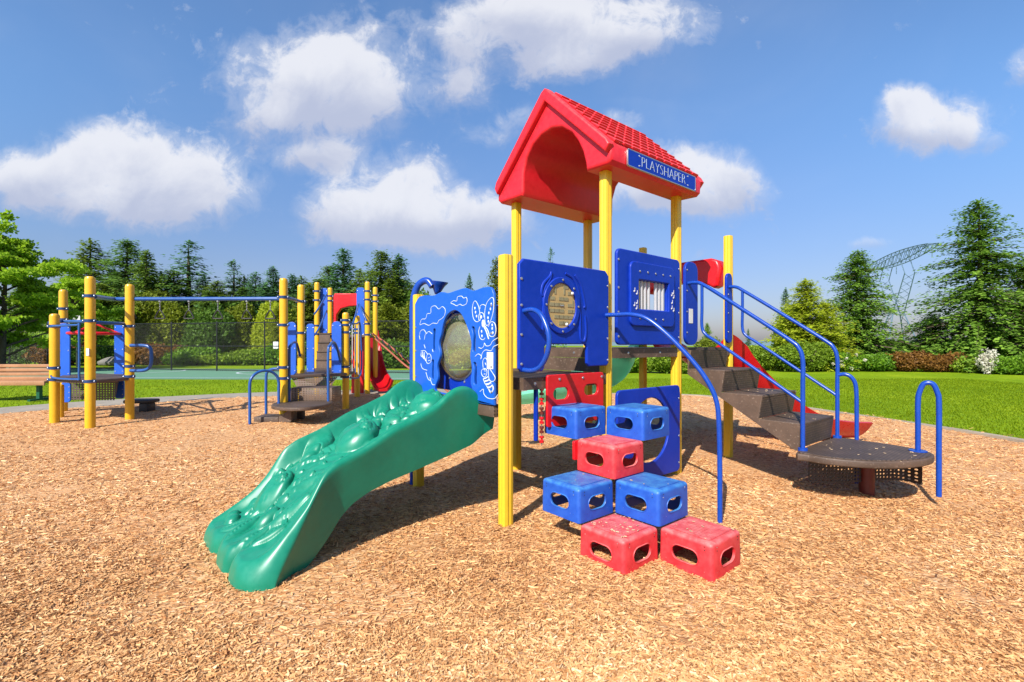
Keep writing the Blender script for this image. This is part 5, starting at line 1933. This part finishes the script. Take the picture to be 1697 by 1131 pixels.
    # broad leaves lower down: blade plus a groove along the rib
    for (x, y, L_, w_, h_, ro) in ((-.45, -1.26, .14, .050, .034, 65), (-.70, -1.46, .11, .040, .024, 110), (-.42, -1.05, .10, .042, .032, 70), (-.56, -1.12, .09, .035, .034, 40),
                                   (-.48, -1.43, .11, .045, .028, 100), (-.80, -1.47, .09, .035, .022, 60), (-.38, -1.38, .10, .035, .026, 80), (-.50, -.80, .09, .030, .026, 75), (-.48, -.62, .09, .028, .024, 80)):
        bumps.append((x, y, L_, w_, h_, R(ro)))
        for k in range(9):
            f = -0.8 + 1.6 * k / 8; cuts.append((x + math.cos(R(ro)) * L_ * f, y + math.sin(R(ro)) * L_ * f, .008, .016))
    rl_ = random.Random(12)
    for k in range(26):
        y = -.28 - 1.2 * rl_.random(); x = -.40 - .58 * rl_.random()
        if any(math.hypot(x - q_[0], y - q_[1]) < .85 * max(q_[2], q_[3]) and q_[4] > .05 for q_ in bumps): continue
        L_ = rl_.uniform(.035, .065); ro = rl_.uniform(0, 180)
        bumps.append((x, y, L_, L_ * .45, .018, R(ro)))
        for j in range(5): cuts.append((x + math.cos(R(ro)) * L_ * (j - 2) * .4, y + math.sin(R(ro)) * L_ * (j - 2) * .4, .006, .010))
    def relief(a, b):
        h = np.zeros_like(a)
        for (x, y, ra, rb, hh, ro) in bumps:
            dx = a - x; dy = b - y
            u = (dx * math.cos(ro) + dy * math.sin(ro)) / ra; v = (-dx * math.sin(ro) + dy * math.cos(ro)) / rb
            d = u * u + v * v
            k = hh * np.clip(1 - d ** 1.3, 0, 1) ** .55
            h = np.maximum(h, k) + .12 * np.minimum(h, k) - .010 * np.exp(-((np.sqrt(d) - 1.07) / .07) ** 2) * (hh > .035)
        for (x, y, w_, d_) in adds:
            h += d_ * np.sqrt(np.clip(1 - ((a - x) ** 2 + (b - y) ** 2) / w_ ** 2, 0, 1))
        for (x, y, w_, d_) in cuts:
            h -= d_ * .6 * np.exp(-((a - x) ** 2 + (b - y) ** 2) / w_ ** 2)
        # flowing grooves between the figures
        h += (.005 * np.sin(a * 34 + 6 * np.sin(b * 5)) + .004 * np.sin(a * 55 - b * 38 + 3 * np.sin(b * 9))) * np.exp(-((a + .66) / .34) ** 4)
        h += .008 * (vnoise(a, b, .09, 3) - .5)
        return h
    # top sheet grid
    q = np.linspace(0, 1, NA)
    s = np.linspace(0, 1, NB)
    Q, Sg = np.meshgrid(q, s)
    be = bend(Q)
    Bq = .09 + (be - .09) * Sg
    an, af = width(Bq)
    A = an + (af - an) * Q
    W = np.abs(af - an)
    d_edge = np.minimum(Q, 1 - Q) * W            # distance from the outer side
    rim, bedz = fr(Bq), fd(Bq)
    wall_t = .045; wall_b = np.where(Q < .5, .16, .105)
    # profile: rounded rim then curve down to the bed
    t = np.clip((d_edge - wall_t * .55) / (wall_b - wall_t * .55), 0, 1)
    t = t * t * (3 - 2 * t)
    Z = rim * (1 - t) + bedz * t
    rl = relief(A, Bq)
    Z = Z + rl * np.clip(t * 1.2 - .2, 0, 1) * np.clip((1 - Sg) / .05, 0, 1)
    rr = .032 + .045 * np.clip((-Bq - 1.25) / .3, 0, 1)
    e = np.clip(d_edge / rr, 0, 1)
    Z = Z - rr * (1 - np.sqrt(np.clip(1 - (1 - e) ** 2, 0, 1)))
    # lip rolls down to the ground
    lip = np.clip((be - Bq) * -1 / (.05 + .16 * np.clip(1 - Q / .22, 0, 1) ** 1.5), 0, 1)
    Z = np.where(lip < 1, np.maximum(Z, 0) * np.sqrt(np.clip(1 - (1 - lip) ** 2, 0, 1)) * .92 + .08 * Z * lip - .0, Z)
    top = np.stack([A, Bq, Z], -1)
    # side skirts: continue from the two edges down to the bottom line, tucked slightly inwards at the foot
    NS = 14
    def skirt(col_i, sign):
        rows = []
        for k in range(1, NS + 1):
            f = k / NS
            b = Bq[:, col_i]
            zt = Z[:, col_i]; zb = np.minimum(fb(b), zt - .002)
            zz = zt + (zb - zt) * f
            tuck = sign * (.045 * f ** 2 + .012 * math.sin(f * 3.14)) * np.clip((zt - zb) / .2, 0, 1)
            rows.append(np.stack([A[:, col_i] - tuck, b, zz], -1))
        return rows
    near = skirt(0, 1)[::-1]; far = skirt(-1, -1)
    full = np.stack(near + [top[:, i] for i in range(NA)] + far, 1)   # (NB, NA+2NS, 3)
    nb_, nc, _ = full.shape
    V = full.reshape(-1, 3)
    idx = np.arange(nb_ * nc).reshape(nb_, nc)
    Qd = np.stack([idx[:-1, :-1], idx[:-1, 1:], idx[1:, 1:], idx[1:, :-1]], -1).reshape(-1, 4)
    # underside closes the shell
    U = []
    under_n = 20
    fs = Qd.tolist()
    base = len(V)
    bl = full[:, 0]; brr = full[:, -1]
    und = np.stack([bl + (brr - bl) * k / under_n for k in range(1, under_n)], 1)
    und[:, :, 2] += .012
    V = np.concatenate([V, und.reshape(-1, 3)])
    iu = np.concatenate([idx[:, :1], base + np.arange(nb_ * (under_n - 1)).reshape(nb_, -1), idx[:, -1:]], 1)
    Qu = np.stack([iu[:-1, :-1], iu[1:, :-1], iu[1:, 1:], iu[:-1, 1:]], -1).reshape(-1, 4)
    me = npmesh('relief_slide', V, np.concatenate([Qd, Qu]), 'green', smooth=True)
    # end caps of the shell (top end and lip)
    bm = bmesh.new(); bm.from_mesh(me)
    bmesh.ops.remove_doubles(bm, verts=bm.verts, dist=.0004)
    be_ = [e_ for e_ in bm.edges if e_.is_boundary]
    bmesh.ops.holes_fill(bm, edges=be_, sides=0)
    bmesh.ops.recalc_face_normals(bm, faces=bm.faces)
    bm.to_mesh(me); bm.free()
    me.polygons.foreach_set('use_smooth', np.ones(len(me.polygons), dtype=bool))
    me.set_sharp_from_angle(angle=R(70))
    o = link('relief_slide', me, PS)
    mb = MB()
    for a, b, z in ((-.345, -1.43, .115), (-1.02, -1.565, .075)):
        mb.dots([(a, b, z)], .016, (0, -.4, 1), 'steel', .008)
    mb.build('slide_bolt', o)


relief_slide()


# --- chutes: red straight slide at the end and pale green curved slide at the back
def chute(name, path, wid, wall, mat, parent, n=10, side_dir=None, flare=None, under=.05, left=1.0, right=1.0):
    P = spline([Vector(p) for p in path], n)
    N = len(P)
    vs = []; fs = []
    m = 17
    for i, p in enumerate(P):
        a = P[max(i - 1, 0)]; b = P[min(i + 1, N - 1)]
        t = (b - a); t.z = 0
        t = t.normalized() if t.length > 1e-6 else Vector((0, 1, 0))
        s_ = Vector((t.y, -t.x, 0))
        f = i / (N - 1)
        w = wid(f) if callable(wid) else wid
        h = wall(f) if callable(wall) else wall
        ring = []
        for k in range(m):
            u = -1 + 2 * k / (m - 1)
            y = abs(u) ** 3.5 * ((left(f) if callable(left) else left) if u < 0 else (right(f) if callable(right) else right))
            ring.append(p + s_ * (u * w / 2) + Vector((0, 0, y * h)))
        # outer lips and underside
        ring2 = []
        for k in range(m - 1, -1, -1):
            u = -1 + 2 * k / (m - 1)
            y = abs(u) ** 3.5 * ((left(f) if callable(left) else left) if u < 0 else (right(f) if callable(right) else right))
            ring2.append(p + s_ * (u * (w / 2 + .035)) + Vector((0, 0, y * h * 1.0 - under * (1 - y) - .01)))
        vs += ring + ring2
    M_ = 2 * m
    for i in range(N - 1):
        for k in range(M_):
            k2 = (k + 1) % M_
            fs.append([i * M_ + k, i * M_ + k2, (i + 1) * M_ + k2, (i + 1) * M_ + k])
    for i in (0, N - 1):
        for k in range(m - 1):
            fs.append([i * M_ + k, i * M_ + k + 1, i * M_ + M_ - 2 - k, i * M_ + M_ - 1 - k])
    mb = MB(); mb.add(vs, fs, mat)
    return mb.build(name, parent, 50)


rs = chute('red_slide', [(-.50, 3.12, 1.15), (-.50, 3.35, 1.12), (-.42, 3.75, .86), (-.22, 4.25, .52), (.02, 4.75, .21), (.18, 5.1, .11), (.32, 5.5, .07)],
           lambda f: .90, lambda f: .17 + .5 * f if f < .3 else max(.20, .32 * (1 - (f - .3) / .6)), 'red_slide', PS)
mb = MB()   # hood over the slide entry
hood = [(-1.02, 1.92), (-1.05, 2.10), (-1.02, 2.18), (-.92, 2.215), (-.16, 2.215), (-.08, 2.18), (-.05, 2.10), (-.08, 1.90), (-.13, 1.88), (-.20, 1.92), (-.35, 1.97), (-.75, 1.97), (-.90, 1.93), (-.96, 1.88)]
mb.mesh(plate_mesh([hood], .16, .03, 4), 'red', PL_B(3.12))
mb.build('slide_hood', PS)
# back panels of the slide bay (visible past the stair head)
gw = [(-1.12, 2.66, 1.15), (-1.30, 2.82, 1.02), (-1.55, 3.04, .80), (-1.95, 3.18, .64), (-2.5, 3.22, .50), (-3.1, 3.18, .38), (-3.6, 3.12, .31)]
chute('green_slide', gw, .66, .50, 'green_sunlit', PS, left=.3, right=lambda f: 1.2 - .6 * f)
for p in (Vector((.60, 6.9, .60)), Vector((.12, 8.1, .30))):
    q_ = to_local(p); mb = MB(); mb.cyl((q_[0], q_[1], -.05), (q_[0], q_[1], p.z), .035, 'green_dark'); mb.build('slide_support', PS)
# chips scattered on treads and blocks
def scatter():
    r = random.Random(9)
    mb = MB()
    spots = [((2.5) * Pp, B0 + .5 * Pp, .2065, .14, 40), (3.5 * Pp, B0 + 1.5 * Pp, .2065, .14, 8), (1.5 * Pp, B0 + .5 * Pp, .409, .14, 2), (2.5 * Pp, B0 + 1.5 * Pp, .409, .13, 3),
             (1.4, 2.6, .408, .30, 16), (.9, 2.6, .614, .15, 10), (.6, 2.6, .819, .13, 8)]
    for (a, b, z, rad, n) in spots:
        for k in range(n):
            x, y = a + r.uniform(-rad, rad), b + r.uniform(-rad, rad)
            L = r.uniform(.004, .010); an = r.random() * 3.14; w_ = L * .25
            d = Vector((math.cos(an), math.sin(an), r.uniform(-.1, .1))) * L; s_ = Vector((-math.sin(an), math.cos(an), r.uniform(-.3, .3))) * w_
            c = Vector((x, y, z + .003))
            mb.add([c - d - s_, c + d - s_ * .6, c + d + s_ * .6, c - d + s_, c - d - s_ + Vector((0, 0, .003)), c + d - s_ * .6 + Vector((0, 0, .003)), c + d + s_ * .6 + Vector((0, 0, .003)), c - d + s_ + Vector((0, 0, .003))],
                   [[0, 1, 2, 3], [4, 5, 6, 7], [0, 1, 5, 4], [1, 2, 6, 5], [2, 3, 7, 6], [3, 0, 4, 7]], 'chip_solid')
    o = mb.build('stray_chips')
    o.location = O; o.rotation_euler = (0, 0, -TH)
    tag(o, 'stray pale wood chips lying on the blocks, treads and landing', 'wood chips', None, 'stuff')


plastic('chip_solid', (.72, .52, .32), .8, .3)
scatter()

# ================================================================== FAR CLIMBING STRUCTURE
FS = empty('climbing_structure', (-5.0, 8.0, 0))
tag(FS, 'farther playset of round yellow posts joined by a blue overhead beam with hanging rings', 'playset')
FO = Vector((-5.0, 8.0, 0))


def W(px, py=None, z=0, Y=None):
    p = gp(px, py, z) if Y is None else at(px, py, Y)
    return p - FO


def rpost(px, ybase, ytop, Y=None, r=.064, clamps=(), zt=None, mat='yellow_far'):
    Y = Y or F * HC / (ybase - YH)
    x = (px - CX) * Y / F
    z1 = HC + (YH - ytop) * Y / F
    c = (x - FO.x, Y - FO.y)
    mb = MB()
    mb.lathe([(r, -.1), (r, z1 - r * .8), (r * .97, z1 - r * .5), (r * .8, z1 - r * .18), (r * .45, z1 - .004), (.0005, z1)], (c[0], c[1], 0), mat, 24)
    p = mb.build('post', FS)
    for yc in clamps:
        z = HC + (YH - yc) * Y / F
        mb = MB()
        mb.lathe([(r, -.022), (r + .008, -.022), (r + .008, .022), (r, .022)], (c[0], c[1], z), 'blue_dark', 24)
        mb.box((c[0] + r, c[1] - .03, z - .02), (c[0] + r + .035, c[1] + .0, z + .02), 'blue_dark', None, .004)
        mb.box((c[0] - r - .035, c[1] - .03, z - .02), (c[0] - r, c[1] + .0, z + .02), 'blue_dark', None, .004)
        mb.dots([(c[0] + r + .02, c[1] - .03, z), (c[0] - r - .02, c[1] - .03, z)], .009, (0, -1, 0), 'steel', .006)
        mb.build('clamp', p)
    return Vector((c[0], c[1], 0)), Y


cA, yA = rpost(90.5, 703, 520, clamps=(541, 610, 629))
cC, yC = rpost(149.5, 710.5, 458, clamps=(491, 532, 632))
cD, yD = rpost(215, 696, 471, clamps=(541, 607, 624))
for (px_, py_, Y_, hh_) in ((145, 584, yC - .066, .055), ):
    p_ = W(px_, py_, Y=Y_); mb = MB(); mb.box((p_.x - .02, p_.y - .003, p_.z - hh_), (p_.x + .022, p_.y + .012, p_.z + hh_), 'white', None, .002); mb.build('sticker', FS)
cB, yB = rpost(105, None, 480, Y=8.75, clamps=(512, 530))
rpost(100, None, 637, Y=8.0, r=.05)
g1, y1 = rpost(470, 697, 461, clamps=(493, 539, 609, 627))
g2, y2 = rpost(499, None, 472, Y=9.1, clamps=(500, 552))
g3, y3 = rpost(525.5, None, 468, Y=11.9, clamps=(483, 498, 540, 554))
g4, y4 = rpost(547, None, 477, Y=13.0, clamps=(491, 499))
g5, y5 = rpost(573, 678, 518, clamps=(531, 539, 551, 608, 625))
g6, y6 = rpost(592, 660, 523, clamps=(546, 552))
g7, y7 = rpost(609, 655, 467, clamps=(483, 497, 537, 555))
g8, y8 = rpost(622, 648, 476, clamps=(490, 500))
plastic('blue_far', (.012, .11, .60), .4, .1)
# overhead beam with curved ends
def fbar(pts, r=.022, mat='blue_steel', name='rail', n=0, seg=10):
    mb = MB(); mb.tube(pts, r, mat, seg, n); return mb.build(name, FS, 60)


zb = 2.02
Yb = 8.0
fbar([tuple(W(150, 492, Y=yC) + Vector((0.06, 0, 0))), tuple(W(172, 494, Y=7.6)), tuple(W(190, 496, Y=8.0)), tuple(W(215, 496, Y=8.0)), tuple(W(466, 495.5, Y=8.0))], .033, name='overhead_beam', n=5)
fbar([tuple(W(470, 493, Y=8.0)), tuple(W(485, 496, Y=8.4)), tuple(W(499, 500, Y=9.0))], .028, name='beam_bracket', n=4)
for x in (217, 265, 313, 361, 409, 448):
    mb = MB()
    c = W(x, 499, Y=8.0)
    mb.tube([(c.x, c.y, c.z + .03), (c.x, c.y, c.z - .02)], .02, 'steel', 8)
    for k in range(7):
        z = c.z - .02 - k * .022
        mb.tube([(c.x + (.007 * math.cos(a) if k % 2 else 0), c.y + (0 if k % 2 else .007 * math.cos(a)), z + .014 * math.sin(a)) for a in np.linspace(0, 6.283, 9)[:-1]], .003, 'black' if x < 230 else 'steel', 5, closed=True)
    zt = c.z - .17
    mb.tube([(c.x - .02, c.y, zt), (c.x - .075, c.y, zt - .10), (c.x - .07, c.y, zt - .125), (c.x + .07, c.y, zt - .125), (c.x + .075, c.y, zt - .10), (c.x + .02, c.y, zt)], .011, 'black', 8, 3, closed=True)
    mb.build('hanging_ring', FS, 60)


# left tower deck
def poly_deck(pts, z, th, mat='deck', name='deck', edge='deck_plain'):
    mb = MB()
    mb.mesh(plate_mesh([pts], th, .008, 1), edge, PL_Z(z - th / 2))
    c = (sum(p[0] for p in pts) / len(pts), sum(p[1] for p in pts) / len(pts))
    mb.mesh(plate_mesh([[(c[0] + (x - c[0]) * .97, c[1] + (y - c[1]) * .97) for x, y in pts]], .006, .001, 1), mat, PL_Z(z + .001))
    return mb.build(name, FS)


def wz(px, Y): return ((px - CX) * Y / F - FO.x, Y - FO.y)


poly_deck([wz(84, 7.55), wz(149, 7.2), wz(217, 7.95), wz(206, 8.75), wz(160, 9.0), wz(106, 8.6)], .71, .05)
mb = MB()
vs = [(*wz(112, 8.7), .68), (*wz(198, 8.7), .68), (*wz(190, 8.7), .24), (*wz(118, 8.7), .24)]
vs += [(x, y + .01, z) for x, y, z in vs]
mb.add(vs, [[0, 1, 2, 3], [7, 6, 5, 4], [0, 3, 7, 4], [1, 5, 6, 2], [0, 4, 5, 1], [3, 2, 6, 7]], 'perf_brown2')
perf_mat('perf_brown2', (.07, .05, .04), 24, .22, .27)
mb.mats[0] = 'perf_brown2'
mb.build('riser', FS)


def vpanel(px0, px1, y0, y1, Y, name='upright_panel', mat='blue_far', round_=.05, rot=0):
    x0 = (px0 - CX) * Y / F - FO.x; x1 = (px1 - CX) * Y / F - FO.x
    z0 = HC + (YH - y1) * Y / F; z1 = HC + (YH - y0) * Y / F
    c = Vector(((x0 + x1) / 2, Y - FO.y, 0)); w = (x1 - x0) / 2 / max(.3, math.cos(rot))
    M = Matrix.Translation(c) @ Matrix.Rotation(rot, 4, 'Z') @ PL_B(0)
    mb = MB(); mb.mesh(plate_mesh([rrect(-w, z0, w, z1, min(round_, w * .9))], .025, .005, 2), mat, M)
    mb.dots([M @ Vector((s * w * .75, z, .014)) for s in (-1, 1) for z in (z0 + .08, (z0 + z1) / 2, z1 - .08)], .010, (math.sin(rot), -math.cos(rot), 0), 'steel', .004)
    return mb.build(name, FS)


vpanel(98.5, 116.5, 536, 627, 8.45); vpanel(102, 117.5, 634, 667, 8.45)
vpanel(190, 206, 536, 623, 8.8); vpanel(191, 206, 630, 661, 8.85)
# top pipes of the left tower and the framed loop rail
fbar([tuple(W(82, 535, Y=yA)), tuple(W(105, 533, Y=8.4)), tuple(W(150, 533.5, Y=7.22)), tuple(W(160, 535, Y=7.3)), tuple(W(205, 537, Y=7.9))], .026)
fbar([tuple(W(85, 541, Y=7.48)), tuple(W(128, 539, Y=7.25)), tuple(W(131, 543, Y=7.22)), tuple(W(131, 622, Y=7.22)), tuple(W(128, 629, Y=7.24)), tuple(W(90, 627, Y=7.46)), tuple(W(85, 622, Y=7.48))], .016, n=3)
fbar([tuple(W(216, 573, Y=7.9)), tuple(W(238, 573, Y=7.9)), tuple(W(248, 576, Y=7.9)), tuple(W(250.5, 584, Y=7.9)), tuple(W(250.5, 602, Y=7.9)), tuple(W(246, 611, Y=7.9)), tuple(W(236, 614.5, Y=7.9)), tuple(W(216, 614.5, Y=7.9))], .026, n=4, name='grab_rail')
# spinner ring
mb = MB()
c = W(157, 553, Y=8.6)
mb.tube([(c.x + .36 * math.cos(a), c.y + .36 * math.sin(a), c.z) for a in np.linspace(0, 6.283, 33)[:-1]], .024, 'red', 10, closed=True)
for k in range(3):
    a = k * 2.09 + .4
    mb.tube([(c.x + .36 * math.cos(a), c.y + .36 * math.sin(a), c.z), (c.x, c.y, c.z + .18)], .018, 'red', 8)
mb.tube([(c.x, c.y, c.z + .22), (c.x, c.y, c.z - .12)], .024, 'red', 10)
mb.build('spinner_ring', FS)
fbar([(c.x, c.y, c.z + .2), (c.x, c.y, c.z + .26), tuple(W(150, 535, Y=7.3))], .02)
# step pod beside the left tower
mb = MB()
c = gp(238, 683) - FO
mb.box((c.x - .28, c.y - .14, .17), (c.x + .18, c.y + .18, .235), 'black', None, .02); mb.box((c.x - .02, c.y - .1, -.05), (c.x + .14, c.y + .12, .17), 'black', None, .02)
mb.build('step_pod', FS)

# right tower
poly_deck([wz(466, 8.35), wz(563, 8.9), wz(585, 9.6), wz(590, 11.0), wz(560, 11.4), wz(520, 11.0), wz(492, 9.6)], .71, .05)
poly_deck([wz(527, 11.95), wz(607, 11.85), wz(620, 12.9), wz(548, 13.0)], 1.5, .06)
# perforated riser (trapezoid) and solid step block
mb = MB()
Yr = 8.6
def quadplate(mb, P, mat, th=.012):
    vs = [tuple(p) for p in P] + [(p[0], p[1] + th, p[2]) for p in P]
    mb.add(vs, [[0, 1, 2, 3], [7, 6, 5, 4], [0, 3, 7, 4], [1, 5, 6, 2], [0, 4, 5, 1], [3, 2, 6, 7]], mat)
quadplate(mb, [W(482, 625, Y=8.5), W(559, 625, Y=8.85), W(545, 645, Y=8.6), W(494, 645, Y=8.45)], 'perf_brown')
mb.build('riser', FS)
mb = MB()
for (x0, x1, yt, yb, Y, dep) in ((481, 551, 644, 668, 8.1, .42),):
    a = W(x0, yt, Y=Y); b = W(x1, yb, Y=Y)
    mb.box((a.x, a.y, b.z), (b.x, a.y + dep, a.z), 'perf_brown', None, .008)
    mb.box((a.x + .01, a.y + .01, a.z), (b.x - .01, a.y + dep, a.z + .01), 'deck')
mb.build('step_block', FS)
mb = MB()
pts = smooth2([wz(450, 7.45), wz(475, 7.2), wz(510, 7.25), wz(540, 7.6), wz(552, 8.05), wz(530, 8.2), wz(480, 8.1), wz(458, 7.9)], 4)
mb.mesh(plate_mesh([pts], .05, .01, 2), 'deck_plain', PL_Z(.275)); mb.mesh(plate_mesh([[(x * .97 + .03 * pts[0][0] * 0 + .03 * sum(p[0] for p in pts) / len(pts), y * .97 + .03 * sum(p[1] for p in pts) / len(pts)) for x, y in pts]], .006, .001, 1), 'deck', PL_Z(.302))
mb.build('landing', FS)
mb = MB(); c = W(497, 697); mb.box((c.x - .07, c.y - .05, -.05), (c.x + .07, c.y + .05, .25), 'deck_plain', None, .01); mb.build('column', FS)
mb = MB(); a = gp(420, 703) - FO; b = gp(452, 702) - FO
mb.box((a.x, a.y, .0), (b.x + .12, b.y + .3, .11), 'deck', None, .01)
quadplate(mb, [(b.x + .12, b.y - .05, .11), (b.x + .34, b.y - .1, .25), (b.x + .34, b.y - .1, .05), (b.x + .12, b.y - .05, -.02)], 'deck_plain', .2)
mb.build('lower_step', FS)
# arch rails
def parch(px0, px1, yb0, yb1, ytop, Y0, Y1, r=.022):
    a = W(px0, yb0, Y=Y0); b = W(px1, yb1, Y=Y1); zt = HC + (YH - ytop) * (Y0 + Y1) / 2 / F
    P = [tuple(a), (a.x, a.y, (a.z + zt) / 2)]
    m = (a + b) / 2; hw = (b - a) / 2
    for k in range(7):
        t = math.pi * k / 6
        P.append((m.x - hw.x * math.cos(t), m.y - hw.y * math.cos(t), zt - .2 + .2 * math.sin(t)))
    P += [(b.x, b.y, (b.z + zt) / 2), tuple(b)]
    return fbar(P, r, name='arch_rail', n=3)
parch(414, 462, 706, 675, 614.5, 7.35, 7.7)
fbar([tuple(W(441, 688, Y=8.0)), tuple(W(441, 630, Y=8.0)), tuple(W(443, 617, Y=8.0)), tuple(W(452, 612, Y=8.0)), tuple(W(468, 611, Y=8.0))], .022, n=5, name='arch_rail')
fbar([tuple(W(479.5, 667, Y=8.0)), tuple(W(479.5, 585, Y=8.0)), tuple(W(481, 574, Y=8.05)), tuple(W(486, 568, Y=8.3)), tuple(W(492, 570, Y=8.6)), tuple(W(497, 590, Y=8.9))], .022, n=5)
fbar([tuple(W(544, 666, Y=8.0)), tuple(W(544, 585, Y=8.0)), tuple(W(547, 573, Y=8.1)), tuple(W(552, 567, Y=8.4)), tuple(W(558, 575, Y=8.7)), tuple(W(564, 600, Y=9.2))], .022, n=5)
vpanel(476, 491, 534, 622, 8.6, round_=.12); vpanel(508.5, 521, 537, 619, 9.6); vpanel(550, 566, 533, 622, 9.2, round_=.1)
vpanel(531, 543, 478, 553, 12.0, round_=.06); vpanel(591, 604, 477, 559, 12.0, round_=.06)
# dark stair to the upper deck
for k, (x0, x1, yt, yb, Y) in enumerate(((524, 541, 597, 612, 11.0), (525, 541, 583, 597, 11.25), (527, 542, 568, 583, 11.5), (529, 543, 553, 568, 11.8))):
    mb = MB(); a = W(x0, yt, Y=Y); b = W(x1 + 4, yb, Y=Y)
    mb.box((a.x, a.y, b.z), (b.x, a.y + .02, a.z - .01), 'deck_plain'); mb.box((a.x, a.y - .02, a.z - .01), (b.x, a.y + .3, a.z + .012), 'deck')
    mb.build('tread', FS)
# diagonal rails
for pts in ([(521, 521, 11), (530, 508, 11.4), (542, 487, 12)], [(521, 556, 10.8), (531, 540, 11.2), (541, 514, 12)], [(582, 545, 10.5), (590, 520, 11.2), (594, 503, 11.9)], [(594, 503, 11.9), (600, 515, 11.6), (607, 532, 11.5)]):
    fbar([tuple(W(x, y, Y=Y)) for x, y, Y in pts], .02, n=4)
# barrier of slim bars
a0 = W(578, 535, Y=9.6); a1 = W(598, 537, Y=11)
fbar([tuple(W(573, 537, Y=9.42)), tuple(W(590, 537, Y=9.9)), tuple(W(597, 541, Y=10.4)), tuple(W(598, 620, Y=10.4)), tuple(W(575, 625, Y=9.42))], .018, n=4, name='barrier_frame')
for k, x in enumerate((579, 584, 589, 594)):
    Y = 9.55 + .2 * k
    fbar([tuple(W(x, 539, Y=Y)), tuple(W(x, 621, Y=Y))], .012, 'tube_white' if k % 2 else 'blue_steel', 'barrier_bar')
# red hood and red slide of the upper deck
def at2(px, py, Y): p = W(px, py, Y=Y); return (p.x, p.z)
Yh = 12.9
h = [at2(554, 548, Yh), at2(554, 492, Yh), at2(556, 487, Yh), at2(594, 487, Yh), at2(594, 507, Yh), at2(580, 508, Yh), at2(566, 512, Yh), at2(559, 522, Yh), at2(558, 548, Yh)]
mb = MB(); mb.mesh(plate_mesh([h], .14, .02, 3), 'red', PL_B(Yh - FO.y)); mb.build('slide_hood', FS)
mb = MB()
mb.mesh(plate_mesh([[at2(583, 655, 12.3), at2(583, 560, 12.3), at2(603, 556, 12.3), at2(603, 655, 12.3)]], .10, .02, 2), 'red_slide', PL_B(12.3 - FO.y))
mb.build('slide_side', FS)
p = [W(612, 560, Y=13.3), W(616, 590, Y=13.2), W(622, 622, Y=13.0), W(630, 640, Y=12.6), W(634, 645, Y=12.2)]
chute('red_slide', [tuple(q_) for q_ in p], .5, .22, 'red_slide', FS)
# rope ladder climber from the upper deck down to the chips
for off in (0, 1):
    P = [W(617 + off * 5, 553 + off * 9, Y=11.8 - off * .5), W(645, 573 + off * 9, Y=11.5 - off * .5), W(680, 603 + off * 9, Y=11.1 - off * .5), W(728, 630 + off * 8, Y=10.9 - off * .5), W(765, 664 + off * 4, Y=10.6 - off * .4)]
    fbar([tuple(q_) for q_ in P], .022, 'rust_chain', 'rope_side', n=5)
for k in range(14):
    t = (k + .5) / 14
    a = W(617 + 148 * t, 553 + 111 * t - 4 * math.sin(t * 3.14), Y=11.8 - 1.2 * t); b = W(622 + 143 * t, 562 + 106 * t - 4 * math.sin(t * 3.14), Y=11.3 - 1.1 * t)
    fbar([tuple(a), tuple(b)], .018, 'black', 'rung')
